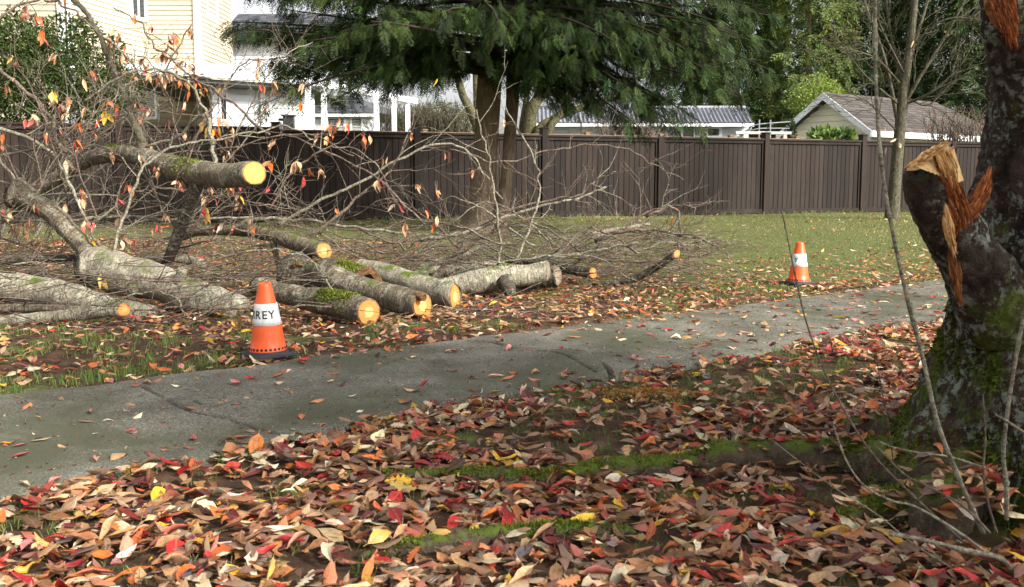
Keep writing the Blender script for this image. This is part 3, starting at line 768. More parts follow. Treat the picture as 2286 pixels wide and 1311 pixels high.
# ------------------------------------------------------------------ traffic cones
def text_mesh(ch):
    cu = bpy.data.curves.new('letter', 'FONT'); cu.body = ch; cu.align_x = 'CENTER'; cu.size = 1.0; cu.resolution_u = 4; cu.offset = .012
    o = bpy.data.objects.new('letter', cu); COL.objects.link(o)
    bpy.context.view_layer.update()
    me = bpy.data.meshes.new_from_object(o.evaluated_get(bpy.context.evaluated_depsgraph_get()))
    v = np.array([list(x.co) for x in me.vertices]); f = [list(p.vertices) for p in me.polygons]
    bpy.data.objects.remove(o); bpy.data.curves.remove(cu); return v, f
def traffic_cone(loc, rz, label, y_ang, pitch, tilt=(0, 0)):
    o = thing('traffic_cone', label, 'traffic cone', loc, 'orange and white traffic cones by the path')
    H = .415
    prof = [(.104, .018), (.105, .030), (.099, .052), (.0955, .056), (.088, .10), (.0785, .168), (.0455 + .0135, .2945), (.056, .300), (.045, .352), (.036, .392), (.033, .402), (.026, .404), (.024, .395), (.024, .37)]
    rad = lambda z: np.interp(z, [q[1] for q in prof[:11]], [q[0] for q in prof[:11]])
    def lathe(pr, n=48):
        th = np.linspace(0, 2 * math.pi, n, endpoint=False); r = np.array([q[0] for q in pr]); z = np.array([q[1] for q in pr])
        v = np.stack([r[:, None] * np.cos(th), r[:, None] * np.sin(th), np.repeat(z[:, None], n, 1)], -1).reshape(-1, 3)
        i = np.arange(len(pr) - 1)[:, None] * n; j = np.arange(n)[None]; a = (i + j).ravel(); b = (i + (j + 1) % n).ravel()
        return v, [np.stack([a, b, b + n, a + n], 1)]
    def child(m, name, mat, par=o, sm=True):
        c = bpy.data.objects.new(name, m.mesh(name, MAT[mat], sm)); COL.objects.link(c); c.parent = par; return c
    m = MB(); m.add(*lathe(prof)); body = child(m, 'body', 'cone_orange')
    zs = np.linspace(.172, .291, 5); m = MB(); m.add(*lathe([(rad(zs[0]) - .001, zs[0] - .001)] + [(rad(z) + .0022, z) for z in zs] + [(rad(zs[-1]) - .001, zs[-1] + .001)])); sl_ = child(m, 'reflective_sleeve', 'cone_white')
    # base plate: octagonal-cornered slab with raised collar
    m = MB(); s = .125; c = .022; ring = []
    for sx, sy in ((1, 1), (-1, 1), (-1, -1), (1, -1)):
        a, b = (sx * s, sy * (s - c)), (sx * (s - c), sy * s); ring += [a, b] if sx * sy > 0 else [b, a]
    ring = np.array(ring); lay = [(1., 0.), (1., .014), (.97, .019), (.86, .0215)]
    v = np.concatenate([np.c_[ring * k, np.full(8, z)] for k, z in lay] + [[[0, 0, .022]]]); f = []
    for k in range(3): f += [[k * 8 + i, k * 8 + (i + 1) % 8, k * 8 + 8 + (i + 1) % 8, k * 8 + 8 + i] for i in range(8)]
    m.add(v, [f, [[24 + i, 24 + (i + 1) % 8, 32] for i in range(8)], [list(range(7, -1, -1))]]); base = child(m, 'base_plate', 'cone_rubber', sm=False); base.rotation_euler.z = R(rz)
    m = MB(); m.add(*lathe([(.122, .019), (.121, .026), (.106, .030)])); child(m, 'base_collar', 'cone_rubber')
    m = MB()
    for k in range(26):
        a = k / 26 * 2 * math.pi; ca, sa = math.cos(a), math.sin(a); A = np.array([[-sa, ca, 0], [ca, sa, 0], [-.10 * ca, -.10 * sa, 1]])
        m.box((-.0062, -.004, 0), (.0062, .0012, .013), A, np.array([ca * .1025, sa * .1025, .036]))
    kind(child(m, 'slots', 'lettering', body, False), 'stuff')
    for k, ch in enumerate('SURREY'):
        v, f = text_mesh(ch); ang = R(-90 + y_ang - (5 - k) * pitch)
        v = v * .062; z = .212 + v[:, 1]; r = rad(z) + .0036; a = ang + v[:, 0] / r
        w = np.stack([r * np.cos(a), r * np.sin(a), z], 1); m = MB()
        for p in f: m.add(w[p], [[list(range(len(p)))]])
        child(m, 'letter', 'lettering', sl_, False)
    o.rotation_euler = (R(tilt[0]), R(tilt[1]), R(0)); return o
def on_ground(px, py, lift):
    q = G(px, py)
    for _ in range(5): q = G(px, py, float(ground_z(q[0], q[1]) - base_z(q[0], q[1])) + lift)
    return q
CONE1, CONE2 = on_ground(600, 792, .01), on_ground(1782, 634, .012)
traffic_cone(CONE1, 38, 'larger looking orange and white traffic cone at the left path edge beside the logs', 37, 31, (1, -1.5)).scale = (1.08,) * 3
traffic_cone(CONE2, 20, 'distant orange and white traffic cone on the lawn to the right of the path', -42, 53, (-1, 1)).scale = (1.05,) * 3

# ------------------------------------------------------------------ felled logs
def log(label, pts, w, mat='bark', cut=None, cutm='cut_wood', start_cut=None, name='log', ns=22, bump=None, group=None, lobes=None):
    """pts: (px, py, depth) centre line; w: widths in picture pixels at the points; cut: angle of the sawn face from the view"""
    p = np.array([P(*q) for q in pts]); r = np.interp(np.linspace(0, 1, 60), np.linspace(0, 1, len(pts)), [ww * q[2] / FPX / 2 for ww, q in zip(np.atleast_1d(w) * np.ones(len(pts)), pts)])
    c = cr(p, 60); sd0 = len(bpy.data.objects); r = r * (1 + .22 * (fbm(np.stack([np.linspace(0, 5, 60), np.full(60, sd0 * .37), np.zeros(60)], 1), 2, 3) - .5)); c = c + (np.stack([fbm(np.stack([np.linspace(0, 6, 60), np.full(60, sd0 * .11 + q * 9), np.zeros(60)], 1), 2, 8) for q in range(3)], 1) - .5) * r.mean() * .35
    o = thing(name, label, 'log' if name == 'log' else name.replace('_', ' '), c.mean(0) - [0, 0, r.mean()], group)
    nrm = None if cut is None else np.array([math.sin(R(cut)), -math.cos(R(cut)), .08])
    n0 = None if start_cut is None else np.array([math.sin(R(start_cut)), -math.cos(R(start_cut)), .1])
    sd = len(bpy.data.objects)
    v, f, uv, rings = tube(c, r, ns, bump if bump is not None else r.max() * .15, 9 if r.max() < .06 else 7, sd, cut0=n0, cut1=nrm, caps=True, lobes=lobes)
    m = MB(); m.add(v, f, uv); m.build('bark', MAT[mat], o)
    tn = unit(c[-1] - c[-2])
    if cut is not None: disc(rings[1], nrm * math.copysign(1, nrm @ tn), .0015, sd).build('sawn_face', MAT[cutm], o)
    if start_cut is not None: disc(rings[0], n0 * math.copysign(1, n0 @ -tn), .0015, sd).build('sawn_end', MAT['cut_grey'], o)
    o['_'] = 1; del o['_']
    return o, c, r
def knot(o, a, b, r0, r1, mat, name='stub', cut=None, seed=1):
    c = cr([a, (np.array(a) + b) / 2, b], 8); rr = np.linspace(r0, r1, 8)
    v, f, uv, rg = tube(c, rr, 12, r0 * .12, 14, seed); m = MB(); m.add(v, f, uv); q = m.build(name, MAT[mat], o)
    if cut: disc(rg[1], c[-1] - c[-2], .001).build('sawn_face', MAT[cut], q)
    return q
def moss_patch(o, c, r, t0, t1, n, size=.016, seed=0, spread=.9, up=np.array([0, 0, 1.]), mat='moss', name='moss'):
    """tufts of moss standing on the upper side of a tube"""
    g = np.random.default_rng(seed); k = len(c); m = MB(); t = unit(np.gradient(c, axis=0))
    i = np.clip((g.uniform(t0, t1, n) * (k - 1)).astype(int), 0, k - 1); i = i[g.random(n) < .05 + .95 * smooth(.41, .56, fbm(c[i] * 7 + g.normal(0, .10, (n, 3)), 3, seed))]
    n = len(i); side = unit(np.cross(t[i], up)); ang = g.normal(0, spread * .6, n)
    nr = unit(np.cross(side, t[i])); nr = nr * np.sign(nr @ up)[:, None]; d = nr * np.cos(ang)[:, None] + side * np.sin(ang)[:, None]
    base = c[i] + d * (r[i] * 1.0)[:, None] + t[i] * g.normal(0, .012, n)[:, None]
    lean = unit(d + g.normal(0, .5, (n, 3))); q = unit(np.cross(lean, g.normal(0, 1, (n, 3)))); h = size * g.uniform(.5, 1.3, n)[:, None]
    v = np.stack([base - q * h * .35 - d * .004, base + q * h * .35 - d * .004, base + lean * h], 1).reshape(-1, 3)
    cb = np.array([.115, .14, .024]) * g.uniform(.6, 1.5, (n, 1)) + g.uniform(0, .02, (n, 1)) * np.array([1, .6, 0]); a = np.arange(n) * 3
    m.add(v, [np.stack([a, a + 1, a + 2], 1)], col=np.repeat(cb, 3, 0)); return kind(m.build(name, MAT[mat], o, False), 'stuff')

lg = {}
def L(key, label, pts, w, **kw): lg[key] = log(label, pts, w, **kw); return lg[key]
L('arch', 'arched cherry limb with bright yellow sawn face raised above the pile on the left', [(-60, 520, 10.2), (60, 446, 10.0), (130, 398, 9.8), (190, 360, 9.6), (255, 342, 9.4), (330, 352, 9.1), (410, 382, 8.8), (480, 393, 8.5), (566, 388, 8.15)], [26, 30, 32, 34, 38, 44, 56, 56, 55], cut=36, cutm='cut_pale', ns=28)
o, c, r = lg['arch']; moss_patch(o, c, r, .48, .60, 700, .018, 1); moss_patch(o, c, r, .70, .84, 1200, .02, 2, 1.6)
knot(o, P(442, 405, 8.65), P(372, 592, 8.9), .062, .048, 'bark_dark', 'supporting_limb')
knot(o, P(325, 345, 9.1), P(303, 278, 9.25), .05, .033, 'bark', 'limb_stump')
L('stub', 'grey log slanting up to the left edge with rough round end', [(215, 585, 8.6), (170, 535, 8.7), (120, 482, 8.8), (70, 445, 8.9), (28, 432, 8.95)], [44, 42, 44, 50, 56], mat='bark', cut=-62, cutm='cut_grey')
knot(lg['stub'][0], P(60, 438, 8.9), P(38, 408, 8.95), .085, .07, 'bark', 'side_knot', 'cut_grey')
L('thick', 'thickest lichen covered grey log behind the near cone on the left', [(200, 592, 8.35), (270, 612, 8.2), (360, 634, 8.0), (450, 662, 7.85), (540, 690, 7.7)], [98, 96, 86, 76, 66], mat='bark_pale', start_cut=-70, ns=36, bump=.028)
knot(lg['thick'][0], P(400, 632, 7.85), P(408, 600, 7.8), .05, .035, 'bark_pale', 'knot'); knot(lg['thick'][0], P(300, 640, 7.98), P(296, 655, 7.88), .06, .03, 'bark_dark', 'knot')
L('white', 'mottled whitish cherry log entering from the left edge below the thickest log', [(-80, 632, 8.0), (60, 646, 7.95), (170, 664, 7.85), (260, 690, 7.75), (345, 704, 7.7)], [66, 64, 60, 54, 40], mat='bark_pale')
L('lowleft', 'thin greenish log with small orange sawn end at lower left of the pile', [(-60, 724, 7.5), (60, 712, 7.45), (170, 702, 7.4), (276, 692, 7.35)], [24, 27, 29, 30], mat='bark_pale', cut=50, cutm='cut_orange')
L('lowleft2', 'slim grey pole lying at the left edge above the thin greenish log', [(-60, 694, 7.75), (60, 688, 7.7), (150, 690, 7.65), (200, 694, 7.6)], [20, 20, 18, 14], mat='bark')
L('stick1', 'short brown stick with round orange end left of the near cone', [(215, 752, 7.05), (280, 744, 7.05), (340, 738, 7.0), (390, 733, 7.0)], [11, 12, 13, 13], mat='bark_dark', cut=35, cutm='cut_orange', ns=12)
L('stick2', 'dark stick with orange tip lying lowest in the leaves left of the cone', [(190, 735, 7.1), (250, 748, 7.0), (310, 760, 6.85), (352, 765, 6.8)], [12, 13, 14, 11], mat='bark_dark', cut=30, cutm='cut_orange', ns=12)
L('mid', 'curved slender log with small orange sawn face in the middle of the left pile', [(395, 530, 9.7), (450, 516, 9.6), (530, 515, 9.45), (600, 524, 9.2), (660, 543, 8.9), (724, 558, 8.6)], [20, 22, 26, 32, 35, 34], mat='bark', cut=32, cutm='cut_wood')
o, c, r = lg['mid']; moss_patch(o, c, r, .55, .66, 350, .015, 3, 1.4); knot(o, P(607, 530, 9.1), P(626, 612, 9.0), .032, .022, 'bark', 'side_branch')
L('moss', 'nearest big log with green moss patch and round two toned sawn face', [(575, 638, 8.0), (640, 652, 7.8), (700, 668, 7.6), (760, 682, 7.4), (824, 694, 7.2)], [42, 48, 54, 60, 66], mat='bark', cut=44, cutm='cut_wood', ns=30)
o, c, r = lg['moss']; moss_patch(o, c, r, .60, .88, 2600, .02, 4, 1.25)
L('split', 'log with cracked orange sawn face and split upper edge right of the mossy log', [(742, 622, 8.15), (800, 640, 8.0), (870, 662, 7.8), (942, 682, 7.55)], [60, 58, 58, 60], mat='bark', cut=52, cutm='cut_wood', ns=30)
o, c, r = lg['split']; knot(o, P(880, 655, 7.75), P(946, 664, 7.48), .035, .03, 'rotten_wood', 'split_bark')
L('side', 'smooth grey log whose narrow sawn face is seen edge on', [(800, 604, 8.9), (860, 616, 8.75), (930, 640, 8.5), (1012, 662, 8.2)], [44, 56, 62, 62], mat='bark_pale', cut=72, cutm='cut_wood', ns=30)
L('knobby', 'pale knobby log running right from behind the smooth grey log', [(965, 652, 8.9), (1040, 636, 8.95), (1110, 622, 9.0), (1160, 614, 9.05), (1218, 604, 9.1)], [44, 52, 56, 50, 46], mat='bark_pale', cut=70, cutm='cut_grey', ns=30, bump=.012)
o, c, r = lg['knobby']; moss_patch(o, c, r, .35, .72, 700, .016, 6); knot(o, P(1128, 628, 8.85), P(1140, 655, 8.72), .085, .055, 'bark_dark', 'knot')
L('stump', 'short brown log end with squared grey face at the right tip of the logs', [(1120, 634, 9.5), (1180, 626, 9.45), (1242, 618, 9.4)], [42, 44, 46], mat='bark_dark', cut=60, cutm='cut_grey')
L('orange', 'slim dark log with vivid orange sawn face right of the log pile', [(1130, 580, 10.3), (1200, 586, 10.15), (1260, 598, 10.0), (1322, 610, 9.8)], [16, 20, 22, 24], mat='bark_dark', cut=40, cutm='cut_orange', ns=16)
L('tipped', 'dark bent branch piece with orange sawn end pointing up at the right of the brush', [(1130, 640, 10.0), (1260, 640, 10.0), (1390, 628, 9.9), (1450, 606, 9.8), (1510, 567, 9.6)], [12, 14, 17, 18, 15], mat='bark_dark', cut=20, cutm='cut_orange', ns=14)
L('far', 'light brown branch with sawn end facing left at the back of the brush', [(1450, 500, 13.2), (1390, 512, 13.1), (1318, 523, 13.0)], [9, 12, 13], mat='bark_pale', cut=-45, cutm='cut_orange', ns=12)
L('back1', 'grey log half hidden behind the pale knobby log', [(905, 624, 9.7), (980, 604, 9.8), (1060, 598, 9.9), (1120, 600, 9.9)], [26, 30, 30, 26], mat='bark_pale')
L('back2', 'slender grey log slanting above the hidden log behind the knobby one', [(940, 596, 9.8), (1000, 580, 9.8), (1048, 568, 9.8)], [16, 18, 18], mat='bark_pale', cut=60, cutm='cut_grey', ns=14)
L('back3', 'dark horizontal log lying behind the supporting limb on the left', [(300, 582, 9.6), (370, 576, 9.6), (455, 588, 9.5)], [22, 24, 22], mat='bark_pale', cut=60, cutm='cut_grey', ns=14)
L('left4', 'long grey mossy pole at the left edge above the whitish log', [(-80, 585, 8.9), (60, 578, 8.9), (150, 576, 8.85), (240, 580, 8.8)], [22, 22, 20, 16], mat='bark_dark', ns=14)

# the hollow rotten log behind the mossy one
hl = thing('hollow_log', 'crumbling hollow brown log with dark rotten cavity between the sawn logs', 'log', P(720, 650, 8.3))
ctr = [P(650, 612, 8.75), P(700, 618, 8.6), (P(760, 632, 8.4)), P(815, 652, 8.15)]
c = cr(ctr, 40); n = len(c)
th = np.linspace(-.45 * math.pi, 1.30 * math.pi, 34); Y_ = []
out = []; inn = []
t = unit(np.gradient(c, axis=0)); sd_ = unit(np.cross(t, [0, 0, 1.])); up_ = np.cross(sd_, t)
for k in range(n):
    rr = .175 * (1 + .16 * math.sin(k * .35)); d = np.cos(th)[:, None] * -sd_[k] + np.sin(th)[:, None] * up_[k]
    w = 1 + .5 * (fbm(c[k] * 6 + d * 1.2, 3, 5) - .5); out.append(c[k] + d * (rr * w)[:, None]); inn.append(c[k] + d * (rr * w * .72)[:, None])
out, inn = np.array(out), np.array(inn); a = len(th)
m = MB(); m.add(out.reshape(-1, 3), [grid_faces(a, n)], np.stack(np.meshgrid(th * .17, np.arange(n) * .02), -1).reshape(-1, 2)); m.build('bark', MAT['bark_dark'], hl)
m = MB(); m.add(inn.reshape(-1, 3), [grid_faces(a, n)[:, ::-1]])
for e in (0, a - 1):
    v = np.concatenate([out[:, e], inn[:, e]]); i = np.arange(n - 1); m.add(v, [np.stack([i, i + 1, i + 1 + n, i + n], 1)])
for e in (0, n - 1):
    v = np.concatenate([out[e], inn[e]]); i = np.arange(a - 1); m.add(v, [np.stack([i, i + 1, i + 1 + a, i + a], 1)])
m.build('rotten_core', MAT['rotten_wood'], hl)
moss_patch(hl, c, np.full(n, .19), .55, .98, 1500, .02, 8, 1.0)
for k, (px, py, s) in enumerate(((655, 600, .10), (690, 590, .12), (735, 585, .10), (668, 625, .09))):
    g = np.random.default_rng(k); b = P(px, py, 8.55); m = MB(); v, f, uv, _ = tube(cr([b, b + g.normal(0, .03, 3) + [s * .3, -.03, s * .2], b + g.normal(0, .03, 3) + [s, -.05, .02]], 6), np.linspace(.035, .006, 6), 6, .012, 20, k); m.add(v, f, uv); m.build('splinter', MAT['rotten_wood'], hl, False)

# ------------------------------------------------------------------ leaf shapes
def leaf_shape(n, wid, fold, curl, twist, wav, seed, tip=1.25):
    g = np.random.default_rng(seed); t = np.linspace(0, 1, n)
    hw = wid * .5 * np.sin(math.pi * t ** .85) ** .85 * (1 - .25 * t); hw[0] = .006; hw[-1] = .004
    hw = hw * (1 + .08 * g.normal(0, 1, n) * (t > 0) * (t < 1))
    ang = curl * (t - .5); x = np.cumsum(np.concatenate([[0], np.diff(t) * np.cos((ang[1:] + ang[:-1]) / 2)])); z = np.cumsum(np.concatenate([[0], np.diff(t) * np.sin((ang[1:] + ang[:-1]) / 2)]))
    x -= x.mean(); z -= z.min(); tw = twist * (t - .5)
    v = []; uv = []
    for s in (-1, 0, 1):
        f = fold + wav * np.sin(t * 9 + s * 1.3 + seed) * abs(s)
        yy = s * hw * np.cos(f); zz_ = abs(s) * hw * np.sin(f)
        v.append(np.stack([x, yy * np.cos(tw) - zz_ * np.sin(tw), z + yy * np.sin(tw) + zz_ * np.cos(tw)], 1)); uv.append(np.stack([t, s * hw / (wid * .5)], 1))
    i = np.arange(n - 1); f = [np.stack([i, i + 1, i + 1 + n, i + n], 1), np.stack([i + n, i + 1 + n, i + 1 + 2 * n, i + 2 * n], 1)]
    # stalk
    b = np.array([x[0], 0, z[0]]); st = np.array([[0, -.008, 0], [0, .008, 0], [-.16, .012, .02], [-.16, -.004, .02]]) + b; k = 3 * n
    v = np.concatenate(v + [st]); uv = np.concatenate(uv + [np.zeros((4, 2))])
    f.append(np.array([[k, k + 1, k + 2, k + 3]]))
    v[:, 2] -= v[:, 2].min() * 0
    return v, f, uv
def oak_shape(seed):
    g = np.random.default_rng(seed); n = 13; t = np.linspace(0, 1, n); hw = .30 * np.sin(math.pi * t ** .8) ** .6 * np.where(np.arange(n) % 2 == 0, .45, 1.) + .01
    x = t - .5; z = .10 * np.sin(t * 3 + seed); v = np.concatenate([np.stack([x, -hw, z + .10 * hw * g.normal(1, .6, n)], 1), np.stack([x, 0 * t, z], 1), np.stack([x, hw, z + .12 * hw * g.normal(1, .6, n)], 1)])
    uv = np.concatenate([np.stack([t, t * 0 + s], 1) for s in (-1, 0, 1)]); i = np.arange(n - 1)
    return v, [np.stack([i, i + 1, i + 1 + n, i + n], 1), np.stack([i + n, i + 1 + n, i + 1 + 2 * n, i + 2 * n], 1)], uv
g = np.random.default_rng(21)
NEAR = [leaf_shape(6, g.uniform(.32, .54), g.uniform(.05, .75), g.normal(.5, .85), g.normal(0, .8), g.uniform(.05, .3), k) for k in range(26)] + [leaf_shape(6, g.uniform(.34, .46), g.uniform(1.0, 1.4), g.normal(.3, .6), g.normal(0, .6), .1, 50 + k) for k in range(5)] + [leaf_shape(6, g.uniform(.58, .74), g.uniform(.1, .5), g.normal(.4, .8), g.normal(0, .6), .15, 70 + k) for k in range(6)] + [leaf_shape(6, g.uniform(.4, .6), g.uniform(.3, 1.2), g.normal(1.2, 1.5), g.normal(0, 1.8), .9, 80 + k) for k in range(6)] + [oak_shape(k) for k in range(2)]
FAR = [leaf_shape(5, g.uniform(.32, .50), g.uniform(.0, .7), g.normal(.4, .9), g.normal(0, .8), .15, 90 + k) for k in range(16)]
PAL = {'brown': (srgb(124, 80, 48), srgb(156, 104, 64), srgb(98, 66, 42), srgb(140, 96, 56), srgb(172, 122, 80)), 'tan': (srgb(208, 160, 116), srgb(192, 142, 100), srgb(218, 178, 138)), 'cream': (srgb(232, 212, 170), srgb(222, 205, 165), srgb(236, 222, 190)),
       'red': (srgb(178, 34, 34), srgb(190, 48, 40), srgb(160, 28, 36)), 'maroon': (srgb(100, 30, 32), srgb(84, 26, 30), srgb(120, 40, 38)), 'orange': (srgb(205, 108, 45), srgb(190, 90, 42), srgb(214, 126, 60)), 'yellow': (srgb(222, 176, 48), srgb(210, 160, 40)), 'pink': (srgb(208, 130, 125), srgb(196, 112, 112)), 'grey': (srgb(120, 110, 116), srgb(96, 88, 92))}
CLS = list(PAL); 
def colours(n, wts, g):
    k = g.choice(len(CLS), n, p=np.array(wts) / sum(wts)); c = np.array([PAL[CLS[i]][g.integers(len(PAL[CLS[i]]))] for i in k]); return k, c * g.uniform(.5, 1.15, (n, 1)) * (1 + g.normal(0, .05, (n, 3)))
def leaf_mats(yaw, tx, ty, sc):
    cy, sy, cx, sx, ca, sa = np.cos(yaw), np.sin(yaw), np.cos(tx), np.sin(tx), np.cos(ty), np.sin(ty); o = np.zeros_like(cy); i = o + 1
    Rz = np.array([[cy, -sy, o], [sy, cy, o], [o, o, i]]).transpose(2, 0, 1); Rx = np.array([[i, o, o], [o, cx, -sx], [o, sx, cx]]).transpose(2, 0, 1); Ry = np.array([[ca, o, sa], [o, i, o], [-sa, o, ca]]).transpose(2, 0, 1)
    return (Rz @ Ry @ Rx) * sc[:, None, None]
def scatter(m, shapes, pos, M, col, g):
    k = g.integers(len(shapes), size=len(pos))
    for j, (v, f, uv) in enumerate(shapes):
        s = np.where(k == j)[0]
        if not len(s): continue
        w = np.einsum('nij,vj->nvi', M[s], v) + pos[s][:, None]; a = (np.arange(len(s)) * len(v))[:, None, None]
        m.add(w.reshape(-1, 3), [(q[None] + a).reshape(-1, 4) for q in f], np.tile(uv, (len(s), 1)), np.repeat(col[s], len(v), 0))
LEAFME = [None] * 8
def single_leaf_meshes():
    for k in range(8):
        v, f, uv = NEAR[[0, 3, 7, 11, 15, 19, 26, 28][k]]; m = MB(); m.add(v, f, uv); LEAFME[k] = m.mesh('leaf', MAT['leaf_single'])
single_leaf_meshes()

# ------------------------------------------------------------------ cut branches with twigs and a few last leaves
from mathutils import Matrix
def twig_curve(b, d, ln, g, droop=.0, wig=.27, n=9):
    p = [b]; d = unit(d); st = ln / (n - 1)
    bend = g.normal(0, .16, 3) + np.array([0, 0, droop])
    for k in range(n - 1):
        d = unit(d + bend * (1.6 / n) + g.normal(0, wig, 3) * .55); p.append(p[-1] + d * st)
    return np.array(p)
def put_leaf(par, pos, hang, g, cls=None, size=None, cname=None):
    s = size or g.uniform(.07, .115); z = unit(hang); y = unit(np.cross(z, g.normal(0, 1, 3))); x = np.cross(y, z)
    Mx = Matrix(((z[0] * s, y[0] * s, x[0] * s, pos[0] + z[0] * s * .5), (z[1] * s, y[1] * s, x[1] * s, pos[1] + z[1] * s * .5), (z[2] * s, y[2] * s, x[2] * s, pos[2] + z[2] * s * .5), (0, 0, 0, 1)))
    o = bpy.data.objects.new('leaf', LEAFME[g.integers(6)]); COL.objects.link(o); o.parent = par
    o.matrix_local = Matrix.Translation(-par.location) @ Mx
    k = cname or CLS[g.choice(len(CLS), p=np.array(cls or [.16, .24, .06, .17, .10, .20, .07, 0, 0]))]; c = PAL[k][g.integers(len(PAL[k]))]; o.color = (*[float(a) for a in c], 1); return o
NLEAF = 0
def branch(label, pts, w0, w1, seed, mat='twig', ntw=7, leaves=.0, tl=(.25, .7), group=None, name='cut_branch', sub=2, droop=-.02):
    """a long thin branch: main stem through (px, py, depth), side twigs grown from it"""
    global NLEAF
    g = np.random.default_rng(seed); p = np.array([P(*q) for q in pts]); n = max(14, 7 * len(pts)); c = cr(p, n); Yd = np.mean([q[2] for q in pts])
    c = c + (np.stack([fbm(np.stack([np.arange(n) * .45, np.full(n, k * 7.), np.full(n, seed * 1.)], 1), 2, seed) for k in range(3)], 1) - .5) * .05
    r = np.linspace(w0, w1, n) * Yd / FPX / 2
    o = thing(name, label, 'branch', c[0], group); m = MB(); v, f, uv, _ = tube(c, r, 7, r.max() * .18, 30, seed); m.add(v, f, uv); m.build('stem', MAT[mat], o)
    for k in range(ntw):
        i = int(g.uniform(.12, .97) * (n - 1)); t = unit(c[min(i + 1, n - 1)] - c[max(i - 1, 0)]); sd = unit(np.cross(t, g.normal(0, 1, 3)))
        d = unit(t * g.uniform(.35, .9) + sd * g.uniform(.5, 1.) + np.array([0, 0, .25])); ln = g.uniform(*tl)
        q = twig_curve(c[i], d, ln, g, droop); rr = np.linspace(min(r[i] * .6, .0052), .0012, len(q)); m = MB(); v, f, uv, _ = tube(q, rr, 5, caps=False); m.add(v, f, uv)
        for s in range(g.integers(1, sub + 2)):
            j = g.integers(2, len(q) - 1); t2 = unit(q[j] - q[j - 1]); d2 = unit(t2 + unit(np.cross(t2, g.normal(0, 1, 3))) * g.uniform(.5, 1.1)); q2 = twig_curve(q[j], d2, ln * g.uniform(.25, .6), g, droop, n=6)
            v, f, uv, _ = tube(q2, np.linspace(.0026, .0010, 6), 4, caps=False); m.add(v, f, uv)
            if g.random() < leaves and NLEAF < 620:
                for _ in range(g.integers(1, 4)): put_leaf(o, q2[-1] + g.normal(0, .008, 3), np.array([0, 0, -1.]) + g.normal(0, .35, 3), g); NLEAF += 1
        for s in range(3):   # short spurs
            j = g.integers(2, len(q) - 1); t2 = unit(q[j] - q[j - 1]); e = q[j] + unit(t2 * .4 + unit(np.cross(t2, g.normal(0, 1, 3)))) * g.uniform(.012, .04); v, f, uv, _ = tube(np.array([q[j], e]), [.0028, .0018], 3, caps=False); m.add(v, f, uv)
        m.build('twig', MAT['twig' if g.random() < .7 else 'twig_pale'], o)
        if g.random() < leaves and NLEAF < 620:
            for _ in range(g.integers(2, 5)): put_leaf(o, q[-1] + g.normal(0, .01, 3), np.array([0, 0, -1.]) + g.normal(0, .4, 3), g); NLEAF += 1
    return o, c
BR = []
def Bn(label, pts, w0, w1, **kw): r_ = branch(label, pts, w0, w1, seed=300 + len(BR), **kw); BR.append(r_); return r_
Bn('stout upright branch leaning up to the left out of the arched limb', [(322, 345, 9.1), (300, 270, 9.2), (262, 178, 9.3), (225, 85, 9.3), (165, 0, 9.4), (120, -70, 9.5)], 17, 9, mat='grey_bark', ntw=8, leaves=.5)
Bn('reddish branch sloping down from the left edge to the arched limb', [(-40, 120, 9.3), (60, 205, 9.4), (108, 262, 9.5), (135, 325, 9.6), (175, 352, 9.6)], 8, 11, mat='twig', ntw=7, leaves=.7)
Bn('thin branch arching over the top left corner', [(-20, 60, 8.9), (50, 12, 9.0), (112, 0, 9.0), (165, 26, 9.0), (215, 72, 9.1), (285, 130, 9.2), (325, 200, 9.3)], 6, 3, ntw=8, leaves=.7)
Bn('long bow shaped twig arching under the porch gutter', [(190, 222, 9.0), (285, 165, 9.0), (380, 160, 9.0), (432, 200, 8.9), (462, 262, 8.9), (480, 372, 8.7)], 5, 7, mat='twig_pale', ntw=6, leaves=.4)
Bn('lichened twig standing on the arched limb near its sawn end', [(478, 375, 8.6), (472, 305, 8.7), (462, 262, 8.8), (438, 262, 8.9), (400, 300, 9.0), (330, 330, 9.1)], 9, 6, mat='twig_pale', ntw=5, leaves=.3)
Bn('pale branch falling diagonally from the left edge through the limb', [(-30, 270, 8.6), (70, 315, 8.6), (125, 355, 8.6), (165, 430, 8.6), (205, 520, 8.6), (240, 590, 8.5)], 9, 5, mat='twig_pale', ntw=9, leaves=.5)
Bn('forked pale branch rising from the thickest log across the limb', [(248, 600, 8.2), (270, 505, 8.3), (302, 408, 8.4), (345, 350, 8.5), (430, 322, 8.6), (540, 302, 8.7), (640, 285, 8.8), (700, 312, 8.9)], 8, 3, mat='twig_pale', ntw=9, leaves=.4)
Bn('thin dark twig climbing to the leaf tuft in front of the yellow wall', [(60, 425, 9.1), (160, 345, 9.1), (265, 270, 9.2), (345, 195, 9.3), (385, 125, 9.3), (432, 58, 9.3)], 6, 3, ntw=4, leaves=.9)
Bn('drooping dark twig crossing before the porch roof corner', [(255, 22, 9.4), (310, 50, 9.4), (350, 110, 9.4), (385, 135, 9.4), (440, 180, 9.3), (520, 230, 9.2), (600, 300, 9.1)], 3, 6, ntw=7, leaves=.8, tl=(.15, .5))
Bn('long level branch lying across the middle of the left pile', [(-20, 500, 9.2), (130, 492, 9.2), (280, 486, 9.2), (420, 492, 9.2), (560, 482, 9.3)], 7, 5, mat='twig_pale', ntw=9, leaves=.3)
Bn('wispy branch running level in front of the fence left of the limb end', [(-20, 350, 9.8), (120, 330, 9.8), (260, 332, 9.7), (400, 342, 9.7), (560, 318, 9.7), (690, 300, 9.7), (790, 350, 9.7)], 6, 2.5, ntw=11, leaves=.5)
